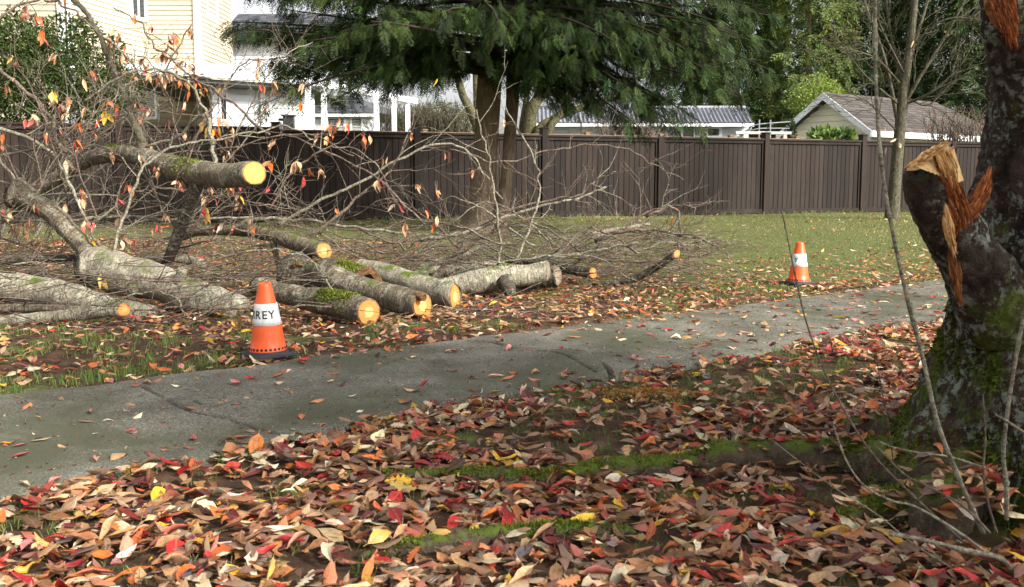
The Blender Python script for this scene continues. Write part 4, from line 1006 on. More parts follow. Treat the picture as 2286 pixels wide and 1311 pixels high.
Bn('slanting twig rising from the supporting limb towards the porch', [(378, 590, 9.0), (425, 480, 9.1), (470, 400, 9.2), (560, 300, 9.4), (612, 195, 9.5)], 6, 2.5, ntw=8, leaves=.4)
Bn('arched bare twig right of the bright limb end', [(600, 470, 9.4), (650, 390, 9.4), (710, 342, 9.4), (785, 330, 9.4), (848, 378, 9.4), (880, 450, 9.4)], 5, 2.5, ntw=7, leaves=.15)
Bn('long rising twig sweeping past the cedar trunk', [(620, 500, 9.6), (730, 440, 9.7), (840, 385, 9.8), (960, 322, 9.9), (1040, 335, 10), (1090, 400, 10), (1122, 445, 10)], 7, 3, mat='twig_pale', ntw=9, leaves=.1)
Bn('falling twig crossing the dark fence in the middle', [(635, 300, 9.8), (760, 350, 9.8), (860, 412, 9.8), (950, 505, 9.8)], 3, 6, ntw=8, leaves=.25)
Bn('steep reddish twig crossing the fence left of the cedar', [(690, 530, 9.4), (790, 450, 9.5), (850, 400, 9.6), (900, 335, 9.6), (925, 250, 9.7)], 7, 2.5, ntw=8, leaves=.35)
Bn('white barked branch lying long and level above the logs', [(520, 510, 9.9), (560, 494, 9.9), (640, 490, 9.9), (720, 498, 9.9), (820, 512, 9.9), (920, 522, 9.9)], 9, 6, mat='twig_pale', ntw=5, leaves=.1)
Bn('long lichened branch rising right across the cedar base', [(940, 534, 10), (1020, 522, 10), (1110, 492, 10), (1200, 465, 10.1), (1300, 440, 10.2), (1350, 420, 10.2)], 9, 4, mat='twig_pale', ntw=9)
Bn('upright pale twig standing in front of the cedar trunk', [(1116, 590, 9.6), (1112, 500, 9.6), (1098, 400, 9.7), (1085, 330, 9.7), (1062, 248, 9.8)], 7, 3, mat='twig_pale', ntw=7)
Bn('forked twig standing just right of the cedar trunk', [(1150, 588, 9.7), (1185, 500, 9.8), (1205, 410, 9.9), (1180, 330, 9.9), (1130, 235, 10)], 6, 3, mat='twig_pale', ntw=8)
Bn('high arching twig over the brown fence right of the cedar', [(1000, 330, 10.1), (1110, 362, 10.1), (1220, 338, 10.2), (1320, 324, 10.2), (1405, 336, 10.2), (1462, 372, 10.2), (1526, 398, 10.2)], 4, 2.6, ntw=6)
Bn('bowed twig curling in front of the third fence panel', [(1100, 478, 10.1), (1190, 452, 10.1), (1290, 436, 10.1), (1330, 402, 10.1), (1375, 385, 10.1)], 6, 3, ntw=6)
Bn('brown branch arching low over the right brush heap', [(1330, 540, 10.2), (1400, 514, 10.1), (1470, 516, 10.1), (1540, 528, 10), (1600, 545, 10)], 9, 4, ntw=8)
Bn('hooped twig at the right end of the brush', [(1390, 515, 10.4), (1450, 470, 10.4), (1520, 458, 10.3), (1548, 462, 10.3), (1550, 490, 10.3)], 6, 2.5, ntw=6)
Bn('twig bending down to the leaves right of the brush', [(1440, 482, 10.2), (1500, 462, 10.2), (1516, 500, 10.1), (1518, 560, 10), (1516, 600, 9.9)], 6, 4, ntw=6)
Bn('thin arched twig ending highest on the right over the lawn edge', [(1240, 620, 10), (1330, 560, 10), (1430, 535, 10), (1540, 520, 10), (1610, 560, 9.9), (1630, 575, 9.8)], 5, 2.5, ntw=8)
Bn('pale flat branch lying on the heap before the cedar base', [(1180, 575, 10), (1260, 572, 9.9), (1340, 560, 9.9), (1420, 540, 9.8)], 8, 5, mat='twig_pale', ntw=6)
Bn('curved twig in front of the mossy log ending beside the cone', [(470, 575, 7.9), (540, 565, 7.7), (610, 558, 7.6), (670, 570, 7.5), (710, 600, 7.4), (742, 642, 7.35)], 5, 4, mat='twig_pale', ntw=4)
Bn('straight thin stick running left behind the near cone', [(300, 690, 7.25), (420, 688, 7.2), (560, 690, 7.2), (735, 682, 7.15)], 4, 5, mat='twig', ntw=3, tl=(.1, .3))
Bn('leaning lichen covered branch crossing the left pile foreground', [(60, 770, 7.4), (170, 705, 7.4), (290, 665, 7.3), (380, 655, 7.3), (420, 710, 7.2)], 5, 3, mat='twig_pale', ntw=6)
# fillers of the two heaps: alike, so they share a label
def blabel(pts, k, heap):
    (x0, y0, d0), (x1, y1, d1) = pts[0], pts[-1]; lo, hi = ((-60, 480) if 'left' in heap else (760, 1440)); f = (x0 - lo) / (hi - lo)
    part = ['far left', 'left half', 'middle', 'right half', 'right end'][min(4, int(f * 5))]
    lean = ('nearly level' if abs(y1 - y0) < 70 else 'steep' if abs(y1 - y0) > 200 else 'slanting') + (' to right' if x1 > x0 else ' to left')
    return f"thin {['brown', 'pale', 'brown'][k % 3]} branch {lean}, rooted {'high' if y0 < 520 else 'low'}, {part} of {heap}"
g = np.random.default_rng(77)
for k in range(46):
    x0 = g.uniform(-60, 480); y0 = g.uniform(400, 650); Yd = g.uniform(8.3, 10.6); a = g.uniform(-.2, 1.2) if g.random() < .6 else g.uniform(1.9, 3.3); ln = g.uniform(220, 480)
    up1, dx = math.sin(a) * ln, math.cos(a) * ln
    pts = [(x0, y0, Yd), (x0 + dx * .35, y0 - up1 * .45 - 20, Yd + g.uniform(-.3, .3)), (x0 + dx * .7, y0 - up1 * .85 - 15, Yd + g.uniform(-.4, .4)), (x0 + dx, y0 - up1 * .95 + g.uniform(-20, 60), Yd + g.uniform(-.5, .5))]
    branch(blabel(pts, k, 'left brush pile'), pts, g.uniform(3.2, 5.6), 1.8, 500 + k, ['twig', 'twig_pale', 'twig'][k % 3], 11, .45, group='thin branches of the left brush pile')
for k in range(38):
    x0 = g.uniform(760, 1440); y0 = g.uniform(540, 640); Yd = g.uniform(9.3, 11.3); a = g.uniform(-.05, .5) if g.random() < .65 else g.uniform(2.5, 3.2); ln = g.uniform(180, 330)
    up1, dx = math.sin(a) * ln * .8, math.cos(a) * ln
    pts = [(x0, y0, Yd), (x0 + dx * .35, y0 - up1 * .5 - 15, Yd), (x0 + dx * .7, y0 - up1 * .85 - 10, Yd + g.uniform(-.2, .2)), (x0 + dx, y0 - up1 * .8 + g.uniform(0, 50), Yd + g.uniform(-.4, .4))]
    branch(blabel(pts, k, 'right brush heap'), pts, g.uniform(3.5, 6), 2., 600 + k, ['twig', 'twig_pale', 'twig'][k % 3], 7, .03, (.2, .5), group='thin branches of the right brush heap')
# yellow hanging clusters that stand out
for (px, py, Yd, cn, nn) in ((118, 205, 9.2, 'yellow', 3), (238, 250, 9.15, 'yellow', 4), (205, 160, 9.2, 'orange', 3), (95, 70, 9.3, 'orange', 3), (662, 362, 8.9, 'tan', 5), (602, 360, 8.9, 'orange', 2), (478, 285, 8.9, 'yellow', 3), (460, 468, 8.6, 'yellow', 3), (225, 610, 8.0, 'yellow', 2), (148, 355, 8.9, 'cream', 3), (905, 500, 9.5, 'tan', 3), (845, 400, 9.5, 'tan', 2), (1505, 480, 9.8, 'orange', 1), (290, 800 - 390, 8.7, 'orange', 3)):
    near = min(BR, key=lambda b: np.min(np.linalg.norm(b[1] - P(px, py, Yd), axis=1))); c = near[1]; q = c[np.argmin(np.linalg.norm(c - P(px, py, Yd), axis=1))]; e = P(px, py, Yd)
    m = MB(); v, f, uv, _ = tube(cr([q, (q + e) / 2 + [0, 0, .05], e], 8), np.linspace(.004, .002, 8), 5); m.add(v, f, uv); m.build('twig', MAT['twig'], near[0])
    for _ in range(nn): put_leaf(near[0], e + g.normal(0, .01, 3), np.array([0, 0, -1.]) + g.normal(0, .3, 3), g, size=g.uniform(.10, .14), cname=cn)
# small loose twigs nobody could count
m = MB(); g = np.random.default_rng(5)
def loose(n, box, hmax, m):
    for _ in range(n):
        px, py = g.uniform(box[0], box[2]), g.uniform(box[1], box[3]); q = G(px, py); q[2] = float(ground_z(q[0], q[1])) + g.uniform(.015, hmax); a = g.uniform(0, 2 * math.pi); d = np.array([math.cos(a), math.sin(a), g.normal(0, .13)])
        c = twig_curve(q, d, g.uniform(.3, 1.1), g, -.04, .1, 7); c[:, 2] = np.maximum(c[:, 2], ground_z(c[:, 0], c[:, 1]) + .012); v, f, uv, _ = tube(c, np.linspace(g.uniform(.002, .006), .0014, 7), 4, caps=False); m.add(v, f, uv)
loose(900, (-80, 520, 660, 745), .42, m); loose(1100, (800, 530, 1590, 655), .34, m); loose(60, (1000, 660, 1200, 720), .03, m)
kind(tag(m.build('loose_twigs', MAT['twig']), 'loose fine twigs strewn through the brush piles', 'twigs'), 'stuff')

# ------------------------------------------------------------------ the big half felled trunk in the right foreground
TC = np.array([1.90, 3.28])
tr = thing('cherry_trunk', 'massive dark mossy trunk with lichen and sawn limbs at the right edge', 'tree trunk', (*TC, 0))
nz, nt = 210, 150
zl = np.concatenate([np.linspace(-.12, 1.75, 170), np.linspace(1.77, 3.0, 40)]); th = np.linspace(0, 2 * math.pi, nt + 1)
ZZ, TH = np.meshgrid(zl, th, indexing='ij')
rz = np.interp(ZZ, [-.12, .0, .1, .2, .3, .45, .6, .8, 1.0, 1.3, 2., 3.], [.78, .66, .58, .53, .495, .46, .435, .41, .375, .36, .35, .33])
flare = (1 - smooth(0, .55, ZZ)); rz = rz * (1 + flare * (.16 * np.cos(4 * TH + .6) + .09 * np.cos(7 * TH + 2)) + .05 * np.cos(3 * TH + ZZ * 1.5) + .035 * np.cos(5 * TH - ZZ * 3))
x, y = np.cos(TH), np.sin(TH)
P3 = np.stack([x * .45, y * .45, ZZ], -1)
ridge = fbm(P3 * np.array([13, 13, 5.]), 4, 9); plates = np.abs(fbm(P3 * np.array([26, 26, 11.]), 3, 19) - .5)
disp = (ridge - .5) * .085 + plates * .05 + (fbm(P3 * 60, 2, 29) - .5) * .012
disp[:, -1] = disp[:, 0]; rz = rz + disp
lean = .02 * ZZ
v = np.stack([TC[0] + x * rz + lean, TC[1] + y * rz, ZZ], -1)
m = MB(); m.add(v.reshape(-1, 3), [grid_faces(nt + 1, len(zl))]); m.build('bark', MAT['trunk_bark'], tr)
disc(v[-1, :-1], np.array([0, 0, 1.]), .004).build('sawn_top', MAT['cut_orange'], tr)
# the sawn stub of a side limb
def rough_tube(c, r, ns, seed, a1=.06, lob=None):
    v, f, uv, rg = tube(c, r, ns, 0, 1, seed, lobes=lob); p = np.asarray(v); k = len(c) * (ns + 1); cc = np.repeat(c, ns + 1, 0)
    d = unit(p[:k] - cc); q = p[:k]; dd = (fbm(q * np.array([18, 18, 10.]), 4, seed) - .5) * a1 + np.abs(fbm(q * 30, 3, seed + 5) - .5) * a1 * .5
    p[:k] = q + d * dd[:, None]; p = p.reshape(-1, 3)
    for e in range(len(c)): p[e * (ns + 1) + ns] = p[e * (ns + 1)]
    return p, f, uv, (p[:ns].copy(), p[(len(c) - 1) * (ns + 1):(len(c) - 1) * (ns + 1) + ns].copy())
c = cr([P(2240, 720, 3.1), P(2172, 590, 3.02), P(2116, 500, 2.98), P(2082, 425, 2.96), P(2074, 362, 2.95)], 60)
r = np.interp(np.linspace(0, 1, 60), [0, .3, .6, .85, 1], [.125, .088, .078, .078, .074])
ns = 64; v, f, uv, rg = rough_tube(c, r, ns, 3, .045)
v = v[:-2]; f = f[:1]
last = (len(c) - 1) * (ns + 1)
hgt = lambda p: p[2] + (p[0] - c[-1][0]) * .62 - (p[1] - c[-1][1]) * .15     # the saw cut slopes up to the right
for j in range(ns + 1):
    k = last + j; dx, dy = v[k][0] - c[-1][0], v[k][1] - c[-1][1]; v[k][2] = c[-1][2] + .60 * dx + .12 * dy
    k2 = k - (ns + 1); v[k2][2] = min(v[k2][2], v[k][2] - .006); 
m = MB(); m.add(v, f, uv[:-2]); stub = m.build('limb_stub', MAT['trunk_bark'], tr)
top = v[last:last + ns].copy(); d = disc(top, np.array([-.5, -.1, .85]), .006, 4); d.build('sawn_face', MAT['fresh_wood'], stub)
# splintered hinge of pale fibres standing on the high side of the cut
m = MB(); g = np.random.default_rng(2)
for k in range(9):
    a = k / 8; b0 = P(2046 + a * 78, 366 - a * 22, 2.885 + .015 * a); tp = P(2062 + a * 62 + g.uniform(-3, 3), 340 - a * 28 + g.uniform(-4, 6) + (18 if k > 6 else 0), 2.93)
    lo = P(2078 + a * 66, 380 + a * 26, 2.875); w = np.array([.011, .004, .004])
    m.add([lo - w, lo + w, b0 + w * 1.1, b0 - w * 1.1, tp - w * .6, tp + w * .6, tp + [0, .03, -.01], b0 + [0, .03, 0], lo + [0, .03, 0]], [[[0,1,2,3],[3,2,5,4],[1,8,7,2],[2,7,6,5],[8,0,3,7],[7,3,4,6]]])
m.build('splintered_hinge', MAT['fresh_wood'], stub, False)
# torn strips of orange heartwood running down from the cut to the trunk
def strip(pts, ws, th_, mat, name, par, seed):
    c = cr([P(*q) for q in pts], 26); w = np.interp(np.linspace(0, 1, 26), np.linspace(0, 1, len(ws)), ws) * 3 / FPX
    t = unit(np.gradient(c, axis=0)); sd = unit(np.cross(t, np.array([0, -1., .15]))); fr = np.cross(sd, t); fr = fr * np.sign(-fr[:, 1:2])
    jag = (fbm(c * 55, 2, seed) - .5) * .05; rows = []
    for k in np.linspace(-1, 1, 7): rows.append(c + sd * (w * k * .5 + jag * (abs(k) > .9))[:, None] + fr * (th_ * .35 * (1 - k * k) + (fbm(c * 60 + k, 2, seed + 3) - .5) * .008)[:, None])
    rows.append(c + sd * (w * .5)[:, None] - fr * .05); rows.insert(0, c - sd * (w * .5)[:, None] - fr * .05)
    v = np.array(rows); m = MB(); m.add(v.reshape(-1, 3), [grid_faces(26, 9)]); return m.build(name, MAT[mat], par)
def fibres(pts, ws, n, cols, name, par, seed, ln=(.02, .07), out=.007):
    """torn wood: many thin tapered splinters lying along a path on the bark"""
    g = np.random.default_rng(seed); K = 40; c = cr([P(*q) for q in pts], K); w = np.interp(np.linspace(0, 1, K), np.linspace(0, 1, len(ws)), ws) * 2.9 / FPX
    t = unit(np.gradient(c, axis=0)); sd = unit(np.cross(t, np.array([0, -1., .15]))); fr = np.cross(sd, t); fr = fr * np.sign(-fr[:, 1:2]); m = MB()
    for _ in range(n):
        k = g.integers(1, K - 1); L_ = g.uniform(*ln); s = g.uniform(-.5, .5); o = c[k] + sd[k] * w[k] * s + fr[k] * (g.uniform(-.004, out) * (1 - (2 * s) ** 2 * .7)); d = unit(t[k] + g.normal(0, .06, 3) + fr[k] * g.normal(.0, .05)); a = g.uniform(.0015, .0045); q = unit(np.cross(d, fr[k])); u = np.cross(q, d)
        b0, b1, b2 = o - d * L_ * .5, o, o + d * L_ * g.uniform(.3, .6); cc = np.array(cols[g.integers(len(cols))]) * g.uniform(.6, 1.25)
        m.add([b0, b1 + q * a, b1 + u * a * .8, b1 - q * a, b1 - u * a * .8, b2], [[[0, 1, 2], [0, 2, 3], [0, 3, 4], [0, 4, 1], [5, 2, 1], [5, 3, 2], [5, 4, 3], [5, 1, 4]]], col=np.tile(cc, (6, 1)))
    return kind(m.build(name, MAT['fibre'], par, False), 'stuff')
OR = [(.22, .058, .014), (.16, .042, .011), (.29, .088, .022), (.09, .025, .008)]; TA = [(.50, .29, .11), (.42, .21, .07), (.56, .36, .16), (.30, .12, .035)]
strip([(2096, 362, 2.88), (2118, 395, 2.88), (2138, 450, 2.89), (2150, 500, 2.91), (2136, 545, 2.93)], [8, 18, 30, 34, 8], .008, 'torn_wood', 'torn_strip', stub, 3)
fibres([(2092, 352, 2.885), (2116, 392, 2.875), (2138, 450, 2.885), (2150, 500, 2.90), (2136, 548, 2.92)], [10, 30, 44, 46, 10], 520, OR, 'torn_fibres', stub, 31)
fibres([(2112, 470, 2.86), (2118, 510, 2.865), (2128, 556, 2.875)], [6, 26, 8], 150, TA, 'pale_fibres', stub, 32)
strip([(2205, 395, 2.97), (2192, 430, 2.94), (2170, 470, 2.92), (2150, 498, 2.92)], [6, 24, 22, 6], .008, 'torn_wood', 'torn_strip', tr, 6)
fibres([(2208, 385, 2.955), (2194, 428, 2.925), (2172, 468, 2.905), (2150, 500, 2.905)], [8, 34, 32, 8], 360, OR, 'torn_fibres', tr, 33)
fibres([(2122, 560, 2.89), (2132, 610, 2.89), (2142, 668, 2.89)], [10, 26, 6], 240, [(.14, .045, .014), (.20, .07, .02), (.09, .03, .01)], 'torn_fibres', stub, 34)
fibres([(2030, 372, 2.875), (2070, 348, 2.87), (2112, 322, 2.87)], [10, 16, 12], 160, TA, 'pale_fibres', stub, 35, (.015, .04))
fibres([(2098, 335, 2.875), (2116, 372, 2.87), (2130, 410, 2.875)], [26, 40, 12], 260, TA, 'pale_fibres', stub, 36, (.02, .06))
# limb torn off higher up
ct = cr([P(2330, 210, 3.02), P(2290, 120, 2.98), P(2262, 40, 2.95), P(2250, -60, 2.95)], 40); v, f, uv, rg = rough_tube(ct, np.interp(np.linspace(0, 1, 40), [0, .5, 1], [.12, .085, .075]), 48, 8, .045); m = MB(); m.add(v, f, uv); up_stub = m.build('upper_limb', MAT['trunk_bark'], tr)
strip([(2226, -60, 2.88), (2240, 0, 2.87), (2252, 44, 2.87), (2262, 84, 2.885)], [30, 46, 32, 6], .008, 'torn_wood', 'torn_bark_patch', up_stub, 12)
fibres([(2220, -60, 2.875), (2238, 0, 2.86), (2250, 48, 2.858), (2262, 96, 2.87)], [36, 62, 46, 8], 620, OR, 'torn_fibres', up_stub, 37)
fibres([(2212, -40, 2.89), (2222, 14, 2.875), (2228, 52, 2.87)], [6, 14, 4], 120, TA, 'pale_fibres', up_stub, 38)
# roots
def root(pts, ws, seed, mossn, ns=22):
    c = []
    for (px, py) in pts: q = G(px, py); q[2] = float(ground_z(q[0], q[1])); c.append(q)
    c = cr(c, 60); w = np.interp(np.linspace(0, 1, 60), np.linspace(0, 1, len(ws)), ws); c[:, 2] = ground_z(c[:, 0], c[:, 1]) + w * .25
    v, f, uv, _ = rough_tube(c, w, ns, seed, .035); m = MB(); m.add(v, f, uv); o = m.build('root', MAT['root_bark'], tr)
    if mossn: moss_patch(o, c, w, .02, .95, int(mossn * 2.0), .012, seed, 1.3)
    return c, w
ROOTS = [root([(2130, 1150), (2010, 1085), (1890, 1050), (1760, 1040), (1640, 1042), (1520, 1052), (1380, 1068), (1200, 1078), (1040, 1075), (880, 1068), (740, 1062)], [.17, .12, .085, .07, .075, .05, .056, .040, .044, .026, .015], 41, 6500),
         root([(1420, 1188), (1330, 1196), (1220, 1206), (1120, 1214), (1000, 1230), (900, 1243), (800, 1258)], [.012, .034, .042, .040, .036, .028, .012], 43, 900),
         root([(2060, 1020), (1985, 990), (1920, 975), (1870, 972)], [.14, .09, .06, .03], 45, 1600),
         root([(2150, 1200), (2040, 1170), (1940, 1165), (1850, 1180)], [.16, .10, .06, .02], 47, 1500)]
# moss climbing the foot of the trunk
g = np.random.default_rng(9); n = 9000; iz = g.integers(12, 95, n); it = g.integers(int(nt * .40), int(nt * .72), n); ok = fbm(v0 := np.stack([np.cos(th[it]) * .45, np.sin(th[it]) * .45, zl[iz]], -1) * 6, 3, 71) + .22 * (1 - zl[iz] / .8) > .58
iz, it = iz[ok], it[ok]
v = np.stack([TC[0] + x * rz + lean, TC[1] + y * rz, ZZ], -1); b = v[iz, it]; d = unit(np.stack([np.cos(th[it]), np.sin(th[it]), 0 * it], -1)); n = len(b)
ln_ = unit(d + g.normal(0, .6, (n, 3)) + [0, 0, -.2]); q = unit(np.cross(ln_, g.normal(0, 1, (n, 3)))); hh = g.uniform(.008, .02, (n, 1)); a = np.arange(n) * 3
m = MB(); m.add(np.stack([b - q * hh * .4, b + q * hh * .4, b + ln_ * hh], 1).reshape(-1, 3), [np.stack([a, a + 1, a + 2], 1)], col=np.repeat(np.array([.09, .12, .018]) * g.uniform(.5, 1.5, (n, 1)), 3, 0)); kind(m.build('moss', MAT['moss'], tr, False), 'stuff')

# suckers and dead stems in front of the trunk: each its own
def stem(label, pts, w0, w1, mat='twig_pale', name='sucker_shoot', nodes=8, seed=0, cat='shoot'):
    p = cr([P(*q) for q in pts], 40); Yd = np.mean([q[2] for q in pts]); r = np.linspace(w0, w1, 40) * .78 * Yd / FPX / 2; g = np.random.default_rng(seed)
    for k in g.integers(2, 38, nodes): r[k] *= 1.28
    o = thing(name, label, cat, p[0]); v, f, uv, _ = tube(p, r, 9); m = MB(); m.add(v, f, uv); m.build('stem', MAT[mat], o)
    for k in g.integers(8, 38, 5):
        t = unit(p[k + 1] - p[k - 1]); e = p[k] + unit(t + unit(np.cross(t, g.normal(0, 1, 3)))) * .012; v, f, uv, _ = tube(np.array([p[k], e]), [r[k] * .6, r[k] * .3], 5); m = MB(); m.add(v, f, uv); m.build('bud', MAT[mat], o)
    return o
stem('tall straight shoot rising the full height of the picture before the trunk', [(2195, 1190, 2.62), (2150, 1090, 2.60), (2095, 950, 2.58), (2060, 800, 2.58), (2010, 600, 2.58), (1972, 400, 2.58), (1956, 200, 2.58), (1953, -40, 2.58)], 15, 9, seed=1)
stem('thin dark shoot curving up left past the far cone', [(2150, 1210, 2.68), (2010, 1080, 2.7), (1930, 990, 2.72), (1850, 850, 2.75), (1800, 720, 2.8), (1772, 600, 2.8), (1745, 470, 2.8)], 8, 3.5, mat='twig', seed=2)
stem('upright yellowish shoot at the right edge of the trunk', [(2247, 1160, 2.62), (2246, 1080, 2.62), (2240, 1010, 2.62), (2252, 900, 2.62), (2275, 760, 2.62), (2300, 640, 2.62)], 14, 9, seed=3)
stem('bowed pale shoot sweeping left across the mossy root', [(2210, 1240, 2.6), (2120, 1175, 2.6), (2040, 1130, 2.6), (1990, 1118, 2.6), (1930, 1085, 2.62), (1890, 1030, 2.65), (1860, 950, 2.7)], 10, 4, seed=4)
stem('thin shoot bending over the foot of the trunk', [(2210, 1190, 2.6), (2150, 1130, 2.6), (2080, 1090, 2.6), (2020, 1060, 2.62), (1970, 1010, 2.65), (1950, 990, 2.68)], 8, 4, mat='twig', seed=5)
stem('thick pale dead stick lying at the foot of the trunk', [(2275, 1300, 2.5), (2235, 1248, 2.48), (2150, 1228, 2.48), (2060, 1205, 2.5), (1985, 1192, 2.52)], 17, 13, nodes=4, name='dead_stick', seed=6, cat='stick')
stem('short twiggy shoot beside the tall straight shoot', [(2225, 1190, 2.62), (2205, 1120, 2.62), (2195, 1050, 2.62), (2200, 980, 2.62), (2194, 880, 2.62)], 8, 4, mat='twig', seed=7)
stem('pale broken stick jutting in from the right edge', [(2320, 990, 2.55), (2286, 966, 2.56), (2250, 942, 2.58), (2222, 926, 2.6)], 9, 8, name='dead_stick', nodes=1, seed=8, cat='stick')
stem('slender side shoot crossing level before the trunk foot', [(2200, 1045, 2.64), (2120, 1020, 2.64), (2060, 1012, 2.64), (2000, 1000, 2.65), (1960, 985, 2.66)], 7, 3, seed=9)
stem('fine upright twig in the leaves left of the trunk', [(2000, 1080, 2.9), (1985, 960, 2.95), (1970, 880, 2.98), (1955, 790, 3.0)], 4, 2.5, mat='bark_dark', seed=10)
stem('hair thin twig slanting down through the foreground moss', [(2180, 1300, 2.5), (2040, 1215, 2.52), (1960, 1150, 2.55), (1850, 1080, 2.6), (1720, 980, 2.7)], 5, 2.5, mat='twig_pale', seed=11)

# ------------------------------------------------------------------ conifer sprays
def frond(n, seed, droop=.3, wid=.40, thin=.026):
    g = np.random.default_rng(seed); v = []; f = []
    ax = lambda t: np.array([t, .05 * math.sin(t * 3 + seed), -droop * t * t])
    for k in range(n):
        t = .08 + .88 * k / (n - 1)
        for s in (-1, 1):
            b = ax(t); l = wid * (math.sin(math.pi * min(1, .18 + .80 * t)) ** .8) * g.uniform(.7, 1.15); a = R(g.uniform(36, 56)); d = np.array([math.cos(a), s * math.sin(a), -.25 - .2 * g.random()]); d = d / np.linalg.norm(d)
            pr = np.array([-d[1], d[0], .25 * s]); pr = pr / np.linalg.norm(pr); w = thin * g.uniform(.75, 1.3)
            i = len(v); v += [b, b + d * l * .45 + pr * w, b + d * l, b + d * l * .5 - pr * w]; f.append([i, i + 1, i + 2, i + 3])
    i = len(v); w = np.array([0, .018, 0]); v += [ax(0) - w, ax(0) + w, ax(.6) + w * .7, ax(.6) - w * .7, ax(1.0)]; f.append([i, i + 1, i + 2, i + 3])
    return np.array(v), [np.array(f)], np.zeros((len(v), 2))
FR_NEAR = [frond(9, k, g_, .40, .025) for k, g_ in enumerate((.15, .3, .45, .6, .25))]; FR_FAR = [frond(5, 20 + k, g_, .5, .055) for k, g_ in enumerate((.2, .4, .6))]
def frames(d, up, g, roll=.5):
    d = unit(d); y = unit(np.cross(up, d) + g.normal(0, roll, d.shape) * .4); z = np.cross(d, y); z = unit(z); y = np.cross(z, d); return np.stack([d, y, z], -1)
# the big cedar
CB = G(1072, 523); cb = np.array([CB[0], CB[1] + .15])
ced = thing('cedar_tree', 'large dark green cedar with drooping sprays in front of the fence', 'tree', (cb[0], cb[1], float(CB[2])))
def trunk(o, pts, w, mat, name='trunk', ns=26, bump=.03, seed=0, lob=None):
    c = cr([P(*q) if len(q) == 3 and q[2] > 0 else q for q in pts], 50); r = np.interp(np.linspace(0, 1, 50), np.linspace(0, 1, len(w)), np.array(w) * np.mean([q[2] for q in pts]) / FPX / 2)
    v, f, uv, _ = tube(c, r, ns, bump, 4, seed, lobes=lob); m = MB(); m.add(v, f, uv); m.build(name, MAT[mat], o); return c, r
lob = lambda th, t: 1 + (.10 * np.cos(5 * th + 1) + .06 * np.cos(8 * th)) * (1.2 - t)
D = 17.3
tk, _ = trunk(ced, [(1066, 545, D), (1074, 490, D), (1080, 420, D), (1086, 330, D), (1092, 220, D), (1098, 90, D), (1102, -120, D), (1104, -500, D), (1106, -800, D)], [112, 74, 56, 51, 52, 50, 46, 34, 12], 'cedar_bark', lob=lob, seed=1)
trunk(ced, [(1112, 532, D - .2), (1121, 480, D - .2), (1131, 400, D - .1), (1138, 320, D), (1146, 200, D + .1), (1150, 60, D + .2), (1165, -120, D + .3), (1180, -420, D + .5)], [44, 30, 26, 26, 30, 28, 24, 10], 'cedar_bark', 'second_trunk', seed=2, lob=lob)
g = np.random.default_rng(13); FP, FD, FU, FS, FC = [], [], [], [], []; bm = MB()
def bough(base, az, ln, rise, droop, dens, bright, small=1.):
    n = 14; t = np.linspace(0, 1, n); h = np.array([math.cos(az), math.sin(az), 0]); sd = np.array([-h[1], h[0], 0]); wob = np.cumsum(g.normal(0, .035, n)) * ln * .25
    c = base + h * (t * ln)[:, None] + sd * wob[:, None] + np.array([0, 0, 1.]) * (rise * t - droop * t ** 2.0)[:, None] * ln
    v, f, uv, _ = tube(c, np.linspace(.05, .008, n) * small, 6); bm.add(v, f, uv)
    step = .16 / dens; s = .55 if ln > 2 else .15
    while s < ln:
        k = s / ln * (n - 1); i = min(int(k), n - 2); b = c[i] + (c[i + 1] - c[i]) * (k - i); tt = unit(c[i + 1] - c[i]); L2 = (.28 + .62 * (1 - (s / ln) ** 1.5)) * g.uniform(.6, 1.2) * min(1, ln / 2.5)
        side = 1 if g.random() < .5 else -1; d2 = unit(tt * .75 + sd * side * g.uniform(.5, 1.1) + [0, 0, g.normal(-.05, .18)]); m2 = max(2, int(L2 / .15)); p = b.copy()
        for q in range(m2):
            d2 = unit(d2 + [0, 0, -.13] + g.normal(0, .07, 3)); p2 = p + d2 * (L2 / m2)
            for _ in range(3):
                FP.append(p + g.normal(0, .05, 3)); FD.append(unit(d2 + g.normal(0, .33, 3) + [0, 0, -.22])); FU.append([0, 0, 1.]); FS.append(g.uniform(.16, .34)); FC.append(bright * g.choice([.3, .55, .85, 1.2, 1.8]) * g.uniform(.8, 1.2))
            p = p2
        FP.append(p); FD.append(unit(d2 + [0, 0, -.3])); FU.append([0, 0, 1.]); FS.append(g.uniform(.2, .32)); FC.append(bright * g.uniform(.8, 1.4))
        s += step * g.uniform(.6, 1.4)
base = np.array([cb[0], cb[1], 0])
for k in range(44):
    z = g.uniform(2.9, 5.3); az = g.uniform(0, 2 * math.pi) if k > 26 else (g.uniform(-.9, .55) if k % 2 else g.uniform(2.5, 3.9)); ln = g.uniform(3.2, 4.9 if math.cos(az) > 0 else 4.1) * (1 - .055 * (z - 2.9)); b = np.array([np.interp(z, tk[:, 2], tk[:, 0]), cb[1], z]) 
    fr_ = abs((az % (2 * math.pi)) - 1.5 * math.pi) < .6; bough(b, az, ln, g.uniform(.08, .25), g.uniform(.18, .36) * (.35 if fr_ else 1), 1.0, 1.)
